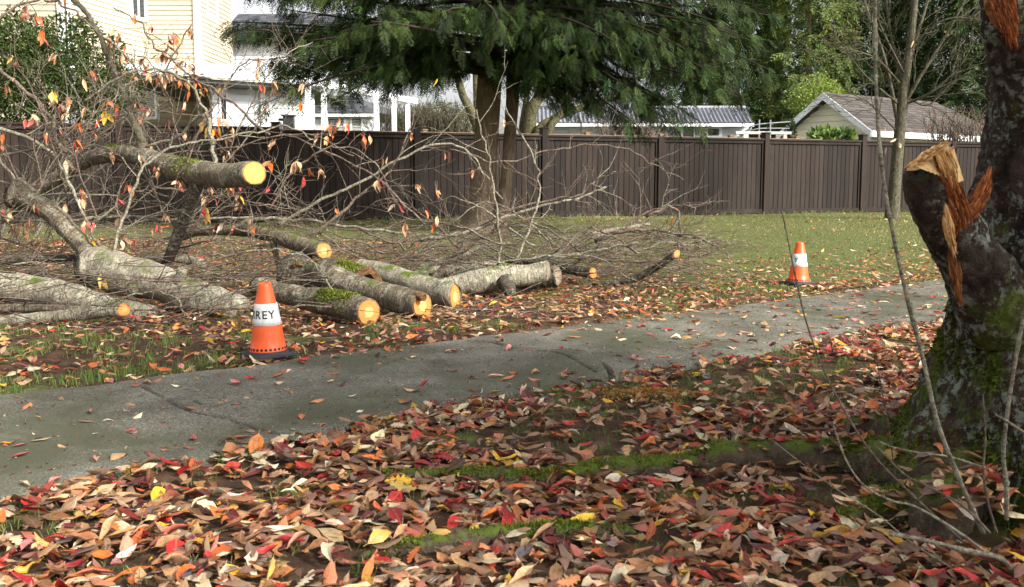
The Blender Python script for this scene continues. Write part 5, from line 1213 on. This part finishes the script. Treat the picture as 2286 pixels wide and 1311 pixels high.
# low boughs that set the lower outline: towards (px, py) tips
for (px, py, Yt, z0) in ((520, 120, 16.4, 3.3), (545, 150, 16.2, 3.1), (570, 100, 16.0, 3.3), (600, 185, 16.0, 3.0), (650, 200, 15.6, 2.95), (640, 90, 16.5, 3.4), (720, 190, 16.3, 2.9), (790, 195, 16.0, 2.95), (850, 185, 16.6, 2.9), (905, 180, 17.2, 2.85), (950, 140, 16.0, 3.0), (1290, 255, 16.0, 2.8), (1360, 265, 15.8, 2.8), (1430, 270, 15.6, 2.85), (1500, 270, 16.2, 2.9), (1560, 245, 15.6, 3.0), (1620, 215, 16.2, 3.1), (1670, 170, 16.0, 3.3), (1700, 110, 16.2, 3.5), (1720, 60, 16.6, 3.8), (1715, 10, 17, 4.1), (1260, 200, 15.6, 3.0), (1190, 125, 15.4, 3.4), (1450, 215, 15.2, 3.2), (1580, 170, 15.2, 3.5), (1330, 200, 15.2, 3.1), (690, 140, 15.4, 3.3), (760, 110, 15.2, 3.5), (580, 60, 16, 3.7), (560, 20, 16.4, 4.0), (860, 110, 15.0, 3.5), (1520, 100, 15, 3.8), (1640, 60, 15.6, 4.0), (1400, 120, 14.8, 3.7), (1280, 90, 14.8, 3.7), (980, 80, 14.9, 3.7), (1100, 40, 14.7, 3.9)):
    tip = P(px, py - (38 if px < 1000 else -26) + g.uniform(-30, 26), Yt); b = np.array([cb[0], cb[1], z0]); dl = tip - b; ln = float(np.hypot(dl[0], dl[1])); az = math.atan2(dl[1], dl[0]); rise = .14; bough(b, az, ln, rise, rise - (dl[2] + .16) / ln, 1.25, 1.)
kind(bm.build('boughs', MAT['bough'], ced), 'stuff')
def sprays(o, shapes, FP, FD, FU, FS, FC, g, cbase, name='crown', roll=.6, hue=.15):
    FP, FD, FU, FS, FC = map(np.array, (FP, FD, FU, FS, FC)); M = frames(FD, FU, g, roll) * FS[:, None, None]
    col = np.array(cbase) * FC[:, None] * (1 + hue * g.normal(0, 1, (len(FP), 1)) * np.array([1., .15, -.5])); m = MB(); scatter(m, shapes, FP, M, np.clip(col, .002, 1), g); return kind(m.build(name, MAT['foliage'], o, False), 'stuff')
sprays(ced, FR_NEAR, FP, FD, FU, FS, FC, g, (.026, .044, .0095)); print('cedar fronds', len(FP))
# one light hanging spray tip at the left
# conifers behind the right fence
def conifer(label, px, Yd, rad, hgt, n, colr, seed, name='conifer', z0=.2, sz=(.38, .7), grp='evergreens behind the right fence', top=.12):
    g = np.random.default_rng(seed); p = P(px, 400, Yd); o = thing(name, label, 'tree', (p[0], p[1], z0), grp)
    m = MB(); v, f, uv, _ = tube(np.array([[p[0], p[1], z0], [p[0], p[1], z0 + hgt * .5], [p[0], p[1], z0 + hgt * .97]]), [.2, .12, .02], 8); m.add(v, f, uv); m.build('trunk', MAT['cedar_bark'], o)
    n = int(n * 1.5); u = g.random(n) ** 1.15; z = u * hgt; az = g.uniform(0, 2 * math.pi, n); prof = rad * (1 - u) ** .55 * (.85 + .15 * u) + top
    lump = .62 + .75 * fbm(np.stack([np.cos(az) * 2.2, np.sin(az) * 2.2, z * .8], 1), 3, seed); rr = prof * lump * g.uniform(.55, 1.0, n) ** .5
    FP = np.stack([p[0] + np.cos(az) * rr, p[1] + np.sin(az) * rr, z0 + z], 1); FD = np.stack([np.cos(az), np.sin(az), g.normal(-.15, .45, n)], 1) + g.normal(0, .4, (n, 3))
    sprays(o, FR_FAR, FP, FD, np.tile([0, 0, 1.], (n, 1)), g.uniform(*sz, n), g.uniform(.55, 1.4, n) * (.65 + .7 * lump - .2), g, colr, roll=1.); return o
conifer('broad olive green cedar rising right behind the big cedar foliage', 1795, 40, 2.6, 11, 2600, (.105, .14, .036), 31)
conifer('dark evergreen left of the rounded lime shrub', 1640, 41, 2.5, 9.5, 2200, (.055, .085, .026), 32)
conifer('dark evergreen standing directly behind the yellow shed', 1945, 41, 2.6, 10, 2400, (.05, .08, .025), 33)
conifer('tall evergreen behind the slender bare tree', 2065, 40, 2.5, 11, 2400, (.062, .094, .03), 34)
conifer('evergreen partly hidden by the big trunk at the right', 2190, 38, 2.6, 10.5, 2200, (.055, .085, .027), 35)
conifer('evergreen at the far right beyond the big trunk', 2330, 37, 2.6, 10, 1500, (.055, .085, .027), 36)
conifer('far dark evergreen closing the gap behind the corrugated shed', 1530, 46, 2.6, 8.5, 1600, (.05, .08, .025), 37)
conifer('rear evergreen between the olive cedar and the bare tree', 1880, 46, 3.0, 12.5, 1900, (.05, .08, .025), 38)
conifer('rear evergreen to the right of the bare tree', 2130, 46, 3.0, 13, 1900, (.05, .08, .025), 39)
conifer('rear evergreen behind the olive cedar', 1730, 47, 3.0, 12.5, 1900, (.055, .085, .025), 40)

# ------------------------------------------------------------------ broadleaf shrubs
QUAD = [(np.array([[0, 0, 0], [.45, .26, .05], [1., 0, -.05], [.45, -.26, .05]]), [np.array([[0, 1, 2, 3]])], np.zeros((4, 2)))]
def leafy(label, blobs, n, size, colr, seed, name='evergreen_shrub', stems=6, cat='shrub', base=None):
    """blobs: (centre, radii); leaves sit in lumpy shells of several clumps"""
    g = np.random.default_rng(seed); cs = np.array([b[0] for b in blobs]); lowest = cs[:, 2].min(); b0 = np.array([*cs.mean(0)[:2], .25]) if base is None else base
    o = thing(name, label, cat, b0); m = MB()
    for c, r_ in blobs: v, f, uv, _ = tube(cr([b0, (b0 + c) / 2 + g.normal(0, .12, 3), c], 12), np.linspace(.05, .012, 12), 6); m.add(v, f, uv)
    kind(m.build('stems', MAT['bough'], o), 'stuff')
    w = np.array([np.prod(b[1]) ** .67 for b in blobs]); k = g.choice(len(blobs), n, p=w / w.sum()); d = unit(g.normal(0, 1, (n, 3))); R_ = np.array([b[1] for b in blobs])[k]
    lump = .6 + .8 * fbm(d * 2.2 + cs[k], 3, seed); pos = cs[k] + d * R_ * (lump * g.uniform(.45, 1., n) ** .6)[:, None]
    FD = d + g.normal(0, .7, (n, 3)); M = frames(FD, d + g.normal(0, .4, (n, 3)), g, .8) * (size * g.uniform(.6, 1.3, n))[:, None, None]
    col = np.array(colr) * g.uniform(.45, 1.5, (n, 1)) * (1 + .15 * g.normal(0, 1, (n, 1)) * np.array([1., .1, -.4])); m = MB(); scatter(m, QUAD, pos, M, np.clip(col, .002, 1), g); kind(m.build('foliage', MAT['foliage'], o, False), 'stuff'); return o
q = lambda px, py, Yd, r: (P(px, py, Yd), np.array(r) * np.ones(3))
leafy('dense dark green shrub in front of the yellow house at the left', [q(-40, 150, 20.6, .9), q(40, 130, 20.4, .8), q(120, 160, 20.2, .85), q(200, 190, 20.2, .75), q(265, 200, 20.4, .55), q(150, 85, 20.6, .5), q(190, 70, 20.8, .3), q(55, 75, 20.8, .5), q(90, 215, 20, .8), q(230, 225, 20, .5), q(10, 215, 20.2, .7), q(255, 100, 20.4, .18), q(250, 130, 20.4, .2)], 24000, .08, (.048, .072, .018), 51)
leafy('rounded lime green shrub peeking over the yellow shed roof', [q(1828, 215, 37, [.85, .8, .85]), q(1815, 235, 37, [.95, .9, .8]), q(1845, 240, 37, [.8, .8, .8])], 7000, .09, (.22, .29, .06), 52, 'rounded_shrub')
leafy('glossy laurel tips showing over the fence by the yellow shed', [q(1835, 303, 27, [.3, .2, .16]), q(1880, 304, 27, [.3, .2, .16]), q(1860, 312, 27, [.5, .3, .2])], 420, .22, (.12, .19, .05), 53, 'laurel_shrub')
leafy('small dark shrub at the left corner of the yellow shed', [q(1764, 296, 29.4, [.14, .14, .4])], 700, .08, (.04, .06, .02), 54)

# ------------------------------------------------------------------ bare trees and shrubs
def limb(o, pts, w0, w1, mat, ntw, seed, tl=(.5, 1.4), name='limb', ns=9, twig='twig'):
    g = np.random.default_rng(seed); p = cr([P(*a) for a in pts], 24); Yd = np.mean([a[2] for a in pts]); r = np.linspace(w0, w1, 24) * Yd / FPX / 2; v, f, uv, _ = tube(p, r, ns, r.max() * .12, 8, seed); m = MB(); m.add(v, f, uv); l = m.build(name, MAT[mat], o)
    if ntw:
        m = MB()
        for k in range(ntw):
            i = g.integers(5, 23); t = unit(p[i] - p[i - 1]); d = unit(t * .8 + unit(np.cross(t, g.normal(0, 1, 3))) * .8 + [0, 0, .25]); ln = g.uniform(*tl); c = twig_curve(p[i], d, ln, g, .12, .22, 9); v, f, uv, _ = tube(c, np.linspace(min(.012, r[i] * .6), .0035, 9), 5); m.add(v, f, uv)
            for s in range(4):
                j = g.integers(3, 8); t2 = unit(c[j] - c[j - 1]); c2 = twig_curve(c[j], unit(t2 + unit(np.cross(t2, g.normal(0, 1, 3))) * .8), ln * g.uniform(.25, .55), g, .15, .25, 6); v, f, uv, _ = tube(c2, np.linspace(.007, .003, 6), 4); m.add(v, f, uv)
        kind(m.build('twigs', MAT[twig], l), 'stuff')
    return l
D = 20.6
bt = thing('bare_tree', 'slender leafless grey tree standing on the lawn before the right fence', 'tree', G(1990, 498))
trunk(bt, [(1988, 505, D), (1996, 430, D), (2003, 350, D), (2011, 270, D), (2018, 190, D), (2030, 110, D), (2042, 0, D), (2050, -160, D)], [34, 26, 25, 24, 22, 17, 14, 7], 'grey_bark', bump=.012, seed=6)
for k, (pts, w0, w1, nt_) in enumerate(([[(2008, 300, D), (1990, 200, D), (1968, 110, D), (1935, 20, D + .3), (1915, -60, D + .4)], 10, 4, 7], [[(2014, 240, D), (2055, 170, D - .2), (2108, 85, D - .3), (2160, -10, D - .4)], 10, 4, 7], [[(2015, 225, D), (2002, 140, D + .2), (1985, 60, D + .3), (1975, -40, D + .4)], 8, 4, 6], [[(2024, 150, D), (2050, 70, D + .2), (2075, -10, D + .4)], 9, 5, 5], [[(2016, 235, D), (2080, 205, D - .4), (2140, 150, D - .6), (2180, 80, D - .8)], 7, 3, 7], [[(2006, 232, D), (1960, 195, D - .3), (1915, 150, D - .5), (1880, 90, D - .6)], 5, 2, 6], [[(2012, 190, D), (1960, 135, D - .3), (1905, 112, D - .5), (1860, 105, D - .7)], 5, 2, 6], [[(2004, 295, D), (1960, 250, D - .2), (1925, 222, D - .3), (1880, 235, D - .4)], 4, 2, 5], [[(2030, 110, D), (2080, 60, D - .3), (2130, 40, D - .5), (2185, 45, D - .6)], 6, 2, 6], [[(2018, 215, D), (2070, 235, D - .3), (2120, 190, D - .4), (2165, 160, D - .5)], 4, 2, 6], [[(2020, 170, D), (1975, 80, D - .4), (1945, 10, D - .5)], 6, 3, 5])):
    limb(bt, pts, w0, w1, 'grey_bark', int(nt_ * 1.6), 700 + k, twig='grey_bark')
g = np.random.default_rng(4)
for (px, py) in ((2000, 310), (2006, 318), (2070, 60), (2040, 90), (2108, 70), (1976, 285), (1980, 330), (2075, 278)): put_leaf(bt, P(px, py, D - .2), np.array([0, 0, -1.]) + g.normal(0, .5, 3), g, size=.16, cname='tan')
D = 24.2
mt = thing('mossy_tree', 'moss covered crooked tree with several stems behind the fence beside the cedar', 'tree', (*P(1120, 400, D)[:2], .25))
for k, (pts, w0, w1) in enumerate(([[(1075, 420, D), (1068, 300, D), (1052, 250, D), (1034, 215, D), (1022, 175, D), (1000, 130, D), (975, 60, D)], 26, 10], [[(1070, 420, D), (1066, 290, D + .3), (1064, 200, D + .4), (1058, 90, D + .5), (1050, -60, D + .6)], 20, 12], [[(1175, 420, D), (1182, 290, D), (1190, 240, D), (1220, 190, D), (1240, 120, D), (1260, 30, D)], 34, 14], [[(1185, 420, D), (1200, 300, D - .2), (1232, 268, D - .2), (1300, 240, D - .2), (1380, 215, D), (1450, 150, D)], 22, 10], [[(1215, 420, D), (1225, 300, D - .4), (1245, 262, D - .4), (1270, 225, D - .4), (1300, 150, D - .3)], 20, 9], [[(1160, 420, D), (1165, 290, D + .2), (1178, 200, D + .2), (1180, 100, D + .3)], 18, 9])):
    limb(mt, pts, w0, w1, 'mossy_bark', 4, 720 + k, name='stem', ns=14, twig='twig')
def twiggy(label, px0, px1, ytop, ybase, Yd, n, mat, seed, name='bare_shrub'):
    g = np.random.default_rng(seed); o = thing(name, label, 'shrub', (*P((px0 + px1) / 2, 400, Yd)[:2], .25)); m = MB()
    for k in range(n):
        px = g.uniform(px0, px1); b = P(px + g.normal(0, 5), ybase + 60, Yd + g.uniform(-.8, .8)); e = P(px + g.normal(0, 26), g.uniform(ytop, ytop + 45) , Yd + g.uniform(-.8, .8)); c = cr([b, (b + e) / 2 + g.normal(0, .12, 3), e + g.normal(0, .06, 3)], 9); v, f, uv, _ = tube(c, np.linspace(.018, .005, 9), 4); m.add(v, f, uv)
        for s in range(3):
            j = g.integers(3, 8); t2 = unit(c[j] - c[j - 1]); c2 = twig_curve(c[j], unit(t2 + unit(np.cross(t2, g.normal(0, 1, 3))) * .8), g.uniform(.2, .5), g, .1, .25, 5); v, f, uv, _ = tube(c2, np.linspace(.008, .004, 5), 3); m.add(v, f, uv)
    kind(m.build('twigs', MAT[mat], o), 'stuff'); return o
twiggy('olive twiggy bare shrub over the fence between pergola and cedar', 915, 1040, 222, 292, 29.5, 230, 'grey_bark', 1)
twiggy('bare twiggy shrub seen through the pergola posts', 850, 915, 225, 292, 31, 110, 'grey_bark', 2)
twiggy('bare twiggy shrub in front of the corrugated shed', 1330, 1460, 245, 300, 27.5, 80, 'twig', 3)
twiggy('brown twiggy shrub at the right end of the yellow shed', 2085, 2190, 238, 300, 28, 95, 'twig', 4)
leafy('greenish leafy shrub mixed behind the bare shrub left of the cedar', [q(985, 265, 33, [.9, .6, .55]), q(940, 270, 33, [.6, .6, .5]), q(1035, 275, 33, [.5, .5, .4])], 1800, .12, (.10, .13, .05), 55)
# trees beyond the photographer's right shoulder, outside the picture, that shade the foreground
conifer('tall evergreen outside the picture at the right shading the foreground', 1143, 1, 2.1, 8.5, 1000, (.036, .058, .02), 61, grp='evergreens outside the picture', sz=(.6, 1.0)).location = (8.2, -1.7, 0)

# ------------------------------------------------------------------ fallen leaves
g = np.random.default_rng(99)
def rnd(n, x0, x1, y0, y1): return g.uniform(x0, x1, n), g.uniform(y0, y1, n)
def keep(mask, *a): return [q[mask] for q in a]
zones = []
obst = [(CONE1[:2], .13), (CONE2[:2], .13), (TC, .45)]
PATCH = [(*G(px, py)[:2], r) for px, py, r in ((600, 1085, .16), (450, 1090, .12), (720, 1270, .16), (60, 1200, .14), (1080, 1062, .12), (1620, 1010, .18), (1430, 1215, .08), (1900, 830, .28), (1800, 800, .2), (2030, 780, .25), (1760, 905, .12), (1560, 830, .14), (920, 1120, .08), (300, 1290, .1), (1230, 1290, .07), (1330, 985, .1))]
def in_patch(x, y): return np.clip(sum(np.exp(-((x - a) ** 2 + (y - b) ** 2) / (r * r)) for a, b, r in PATCH), 0, 1)
# near side of the path
x_, y_ = rnd(52000, -3.0, 3.8, 2.1, 8.0); s_, w_ = path_sw(x_, y_)
pat = n2(x_, y_, 1.25, 61, 3); bare = smooth(.52, .62, pat) * .8
den = np.where(w_ < w0s(s_) - .02 + .10 * (n2(x_, y_, 6, 95) - .5), 1., 0.) * (1 - bare) * (1 - .85 * in_patch(x_, y_)) * (1 - .35 * smooth(5, 8, y_)) * np.where((s_ < 1.6) & (w_ > 3.0), .85, 1.)
k = g.random(len(x_)) < den * .86; zones.append(('near', *keep(k, x_, y_)))
# on the path
x_, y_ = rnd(9000, -4.5, 6.5, 2.2, 11.5); s_, w_ = path_sw(x_, y_); e = np.minimum(w_ - w0s(s_), W1 - w_)
den = ((e > 0) & (e < 1)) * (.22 + .6 * np.exp(-e / .12) + .36 * smooth(3.0, 7.5, s_)) ; den = den + .55 * np.exp(-(((x_ - G(1290, 850)[0]) / .42) ** 2 + ((y_ - G(1290, 850)[1]) / .18) ** 2)) * (e > 0); k = g.random(len(x_)) < den * .95; zones.append(('path', *keep(k, x_, y_)))
# far verge and round the logs
x_, y_ = rnd(50000, -6.2, 6.2, 4.2, 14.0); s_, w_ = path_sw(x_, y_)
d_ = w_ - W1; logs = 1 - smooth(2.2, 4.6, d_ + np.maximum(0, x_ - .2) * .9); verge = np.exp(-np.maximum(d_, 0) / .9)
left = (x_ < -1.75) & (d_ < .55)
lawn = .015 + .06 * np.exp(-((y_ - 11) / 2.0) ** 2) * (x_ > .5)
den = (d_ > -.04) * np.clip(np.maximum(.55 * logs, .62 * verge) * np.where(left, .22, 1.) * (1 - .6 * smooth(.55, .66, n2(x_, y_, 1.1, 63, 3))) + lawn * (.3 + 1.4 * n2(x_, y_, .8, 64)), 0, 1); k = g.random(len(x_)) < den; zones.append(('verge', *keep(k, x_, y_)))
x_, y_ = rnd(15000, -9, 13, 10.5, 25); den = (.06 + .30 * smooth(.55, .7, n2(x_, y_, .5, 65, 2)) + .6 * np.exp(-(np.hypot(x_ - 8, (y_ - 19.7) * 1.2) / 1.4) ** 2) + .8 * smooth(1.5, 4, -x_) * (y_ < 15.5)) * (y_ < 21.4 + .387 * x_); k = g.random(len(x_)) < den; zones.append(('lawn', *keep(k, x_, y_)))
x_, y_ = rnd(7000, -7.5, -.6, 9.2, 15.5); k = g.random(len(x_)) < .9 * (1 - smooth(-2.2, -.8, x_)) + .25; zones.append(('pile', *keep(k, x_, y_)))
WT = {'pile': [.34, .12, .02, .2, .16, .14, .02, 0, 0], 'near': [.32, .14, .09, .13, .13, .13, .04, .01, .01], 'path': [.16, .17, .13, .14, .10, .12, .06, .12, .0], 'verge': [.33, .20, .08, .09, .08, .15, .05, .03, .0], 'lawn': [.36, .24, .10, .06, .05, .13, .06, 0, 0]}
litter = MB(); cand = []
for zn, x_, y_ in zones:
    k = np.ones(len(x_), bool)
    for c, r_ in obst: k &= np.hypot(x_ - c[0], y_ - c[1]) > r_
    x_, y_ = x_[k], y_[k]; n = len(x_); lay = g.random(n)
    onp = zn == 'path'; z = path_z(x_, y_) + .004 if onp else ground_z(x_, y_) + .006 + (lay ** 1.4 * (.030 if zn == 'near' else .028))
    for c, w in ROOTS:
        dd = np.hypot(x_[:, None] - c[None, ::3, 0], y_[:, None] - c[None, ::3, 1]); j = dd.argmin(1); dm = dd[np.arange(n), j]; rr = w[::3][j]; on = dm < rr * .95; z = np.where(on, np.maximum(z, c[::3][j][:, 2] + np.sqrt(np.maximum(rr ** 2 - dm ** 2, 0)) + .004), z)
    keepm = np.ones(n, bool)
    if zn == 'near':
        for c, w in ROOTS[:2]:
            dd = np.hypot(x_[:, None] - c[None, ::3, 0], y_[:, None] - c[None, ::3, 1]).min(1); keepm &= ~((dd < .05) & (g.random(n) < .9 * smooth(.36, .5, n2(x_, y_, 3.5, 77))))
    tl = .13 if onp else (.28 if zn == 'near' else .28); yaw = g.uniform(0, 2 * math.pi, n); tx, ty = g.normal(0, tl, n), g.normal(0, tl * .8, n)
    sc = np.where(g.random(n) < .72, g.uniform(.062, .110, n), g.uniform(.03, .065, n)); flip = g.random(n) < .42; tx = np.where(flip, tx + math.pi, tx)
    z = z + np.where(flip, sc * .08, 0) + np.abs(np.sin(ty)) * sc * .22 * (not onp)
    cls, col = colours(n, WT[zn], g); M = leaf_mats(yaw, tx, ty, sc); pos = np.stack([x_, y_, z], 1)
    px, py, dep = to_px(pos); inv = (px > 15) & (px < 2270) & (py < 1300) & keepm; score = np.where(inv, sc / dep * (1.15 if onp else .45 + .75 * lay) * np.where((px > 2050) & (py < 1100), 0, 1), 0)
    cand.append((zn, pos, M, col, cls, score, keepm, dep))
top300 = {}
quota = {'path': 150, 'near': 130, 'verge': 20, 'lawn': 0, 'pile': 0}
CN = {'brown': 'brown', 'tan': 'pale tan', 'cream': 'cream', 'red': 'bright red', 'maroon': 'dark maroon', 'orange': 'orange', 'yellow': 'yellow', 'pink': 'dusty pink', 'grey': 'grey'}
WHERE = {'path': ('lying on the open grey footpath', 'leaves on the footpath'), 'near': ('among the foreground litter before the path', 'leaves in the foreground litter'), 'verge': ('on the far verge below the logs', 'leaves on the far verge')}
for zn, pos, M, col, cls, score, keepm, dep in cand:
    pick = np.argsort(-score)[:quota[zn]]; pick = pick[score[pick] > 0]; rest = keepm.copy(); rest[pick] = False; rest = np.where(rest)[0]
    far = dep[rest] > 6.5
    for sel, shp in ((rest[~far], NEAR), (rest[far], FAR)):
        if len(sel): scatter(litter, shp, pos[sel], M[sel], col[sel], g)
    for i in pick:
        o = bpy.data.objects.new('fallen_leaf', LEAFME[g.integers(8)]); COL.objects.link(o); A = M[i]; p = pos[i]
        o.matrix_world = Matrix(((A[0][0], A[0][1], A[0][2], p[0]), (A[1][0], A[1][1], A[1][2], p[1]), (A[2][0], A[2][1], A[2][2], p[2]), (0, 0, 0, 1)))
        o.color = (*[float(a) for a in col[i]], 1); cn = CN[CLS[cls[i]]]; ux, uy, _ = to_px(p)
        if zn == 'path': pl = 'at the left of the footpath' if ux < 560 else 'on the footpath left of the crack' if ux < 1050 else 'on the footpath near its crack' if ux < 1450 else 'on the footpath beyond the crack' if ux < 1800 else 'on the far right of the footpath'
        elif zn == 'verge': pl = 'on the verge left of the near cone' if ux < 560 else 'on the verge below the sawn logs' if ux < 1100 else 'on the verge right of the logs'
        else:
            col_ = 'left' if ux < 600 else 'left of centre' if ux < 1100 else 'right of centre' if ux < 1600 else 'right'
            pl = ('at the lower edge, ' if uy > 1200 else 'in the litter below the upper root, ' if uy > 1075 else 'in the litter between root and path, ') + col_
        tag(o, f'{cn} fallen leaf {pl}', 'leaf', f'{cn} leaves {pl}')
n = 2600; cs_, cw_ = g.uniform(-.5, 9.6, n), W0 + (W1 - W0) * g.beta(.55, .55, n); x_, y_ = cs_ * PT[0] + cw_ * PN[0], cs_ * PT[1] + cw_ * PN[1]
_, ccol = colours(n, [.5, .15, .08, .06, .1, .08, .02, 0, .01], g); scatter(litter, FAR, np.stack([x_, y_, np.maximum(path_z(x_, y_), ground_z(x_, y_)) + .003], 1), leaf_mats(g.uniform(0, 6.28, n), g.normal(0, .25, n), g.normal(0, .2, n), g.uniform(.008, .03, n)), ccol * .8, g)
kind(tag(litter.build('leaf_litter', MAT['leaf']), 'carpet of fallen brown, red and yellow leaves over the ground', 'leaves'), 'stuff'); print('litter verts', litter.n)

# ------------------------------------------------------------------ grass, moss, sawdust
def blades(m, x, y, h, wd, colr, g, lean=.5, zoff=0.):
    n = len(x); z = ground_z(x, y) - .004 + zoff; a = g.uniform(0, 2 * math.pi, n); d = np.stack([np.cos(a), np.sin(a), 0 * a], 1); hh = h * g.uniform(.5, 1.35, n); ln_ = g.uniform(.1, 1, n) * lean; b = np.stack([x, y, z], 1); l2 = g.uniform(0, 2 * math.pi, n); ld = np.stack([np.cos(l2), np.sin(l2), 0 * l2], 1)
    w = (wd * g.uniform(.7, 1.3, n))[:, None]; mid = b + ld * (ln_ * hh * .35)[:, None] + np.array([0, 0, 1.]) * (hh * .6)[:, None]; tip = b + ld * (ln_ * hh)[:, None] + np.array([0, 0, 1.]) * (hh * (1 - .35 * ln_))[:, None]
    v = np.stack([b - d * w, b + d * w, mid + d * w * .7, mid - d * w * .7, tip], 1).reshape(-1, 3); k = np.arange(n) * 5; c = np.array(colr) * g.uniform(.6, 1.4, (n, 1)) * (1 + .2 * g.normal(0, 1, (n, 1)) * np.array([1., .2, -.3]))
    dry = g.random(n) < .1; c[dry] = np.array([.25, .20, .09]) * g.uniform(.6, 1.2, (dry.sum(), 1)); m.add(v, [np.stack([k, k + 1, k + 2, k + 3], 1), np.stack([k + 3, k + 2, k + 4], 1)], col=np.repeat(np.clip(c, .003, 1), 5, 0))
m = MB()
x_, y_ = rnd(230000, -3.2, 4.2, 2.1, 8.2); s_, w_ = path_sw(x_, y_); k = (w_ < W0 - .01) & (g.random(len(x_)) < .02 + (.8 * in_patch(x_, y_) + .85 * smooth(.53, .62, n2(x_, y_, 1.25, 61, 3))) * smooth(.46, .62, n2(x_, y_, 13, 66))); blades(m, x_[k], y_[k], .045, .0013, (.125, .18, .038), g, 1.4)
x_, y_ = rnd(150000, -6, 6, 4.2, 10); s_, w_ = path_sw(x_, y_); d_ = w_ - W1; k = (d_ > 0) & (d_ < 2.6) & (g.random(len(x_)) < .02 + .75 * smooth(.52, .62, n2(x_, y_, 1.1, 63, 3)) * smooth(.4, .6, n2(x_, y_, 5, 67)) + .8 * ((x_ < -1.7) & (d_ < .6)) * smooth(.4, .55, n2(x_, y_, 4, 68))); blades(m, x_[k], y_[k], .055, .0024, (.12, .185, .04), g, .9)
t_ = g.normal(0, .05, 4000); s0 = g.uniform(-1, 9, 4000); cl = n2(s0, 0 * s0, 3, 69) > .55; ed = np.where(g.random(4000) < .5, edge0(s0) - np.abs(t_) - .01, edge1(s0) + np.abs(t_) + .01); x_, y_ = s0 * PT[0] + ed * PN[0], s0 * PT[1] + ed * PN[1]; blades(m, x_[cl], y_[cl], .05, .002, (.10, .16, .035), g, .9)
for c in (CONE1, G(480, 815), G(1110, 735), G(1030, 740)):
    x_, y_ = c[0] + g.normal(0, .14, 260), c[1] + g.normal(-.02, .10, 260); s_, w_ = path_sw(x_, y_); k = (w_ > W1) & (np.hypot(x_ - CONE1[0], y_ - CONE1[1]) > .17); blades(m, x_[k], y_[k], .05, .002, (.10, .16, .035), g, .9)
x_, y_ = rnd(115000, -9, 13, 8.3, 25); k = (y_ < 21.6 + .387 * x_) & (g.random(len(x_)) < .35 + .65 * smooth(.42, .58, n2(x_, y_, .7, 62, 3))) & ((y_ > 11) | (x_ > 1) | (g.random(len(x_)) < .25)) & (path_sw(x_, y_)[1] > W1 + .03); lx, ly = x_[k], y_[k]; mixv = smooth(.40, .62, n2(lx, ly, .55, 93, 3))[:, None]; blades(m, lx, ly, .030, .005, np.array([.18, .20, .068]) * (1 - mixv) + np.array([.31, .27, .115]) * mixv, g, 1.1)
fxx = g.uniform(-10, 13, 2600); fxx = fxx[n2(fxx, 0 * fxx, 1.3, 94) > .45]; fyy = 21.83 + .387 * fxx - np.abs(g.normal(.1, .1, len(fxx))); blades(m, fxx, fyy, .09, .006, (.15, .18, .06), g, .9)
kind(tag(m.build('grass', MAT['grass'], None, False), 'short green grass of the lawn and verges', 'grass'), 'stuff')
# sawdust patch left by the saw
q0 = G(1446, 897); m = MB(); n = 1900; a = g.uniform(0, 2 * math.pi, n); rr = np.abs(g.normal(0, .7, n)); X, Y = q0[0] + rr * .24 * np.cos(a) + .10 * (n2(a, rr, 3, 5) - .5), q0[1] + rr * .13 * np.sin(a)
b = np.stack([X, Y, ground_z(X, Y) + .035 * np.exp(-rr ** 2) + .010 + g.uniform(0, .008, n)], 1); s3 = g.normal(0, .0045, (n, 3, 3)); k = np.arange(n) * 3; m.add((b[:, None] + s3).reshape(-1, 3), [np.stack([k, k + 1, k + 2], 1)])
kind(tag(m.build('sawdust', MAT['sawdust'], None, False), 'small heap of orange yellow sawdust at the near path edge', 'sawdust'), 'stuff')
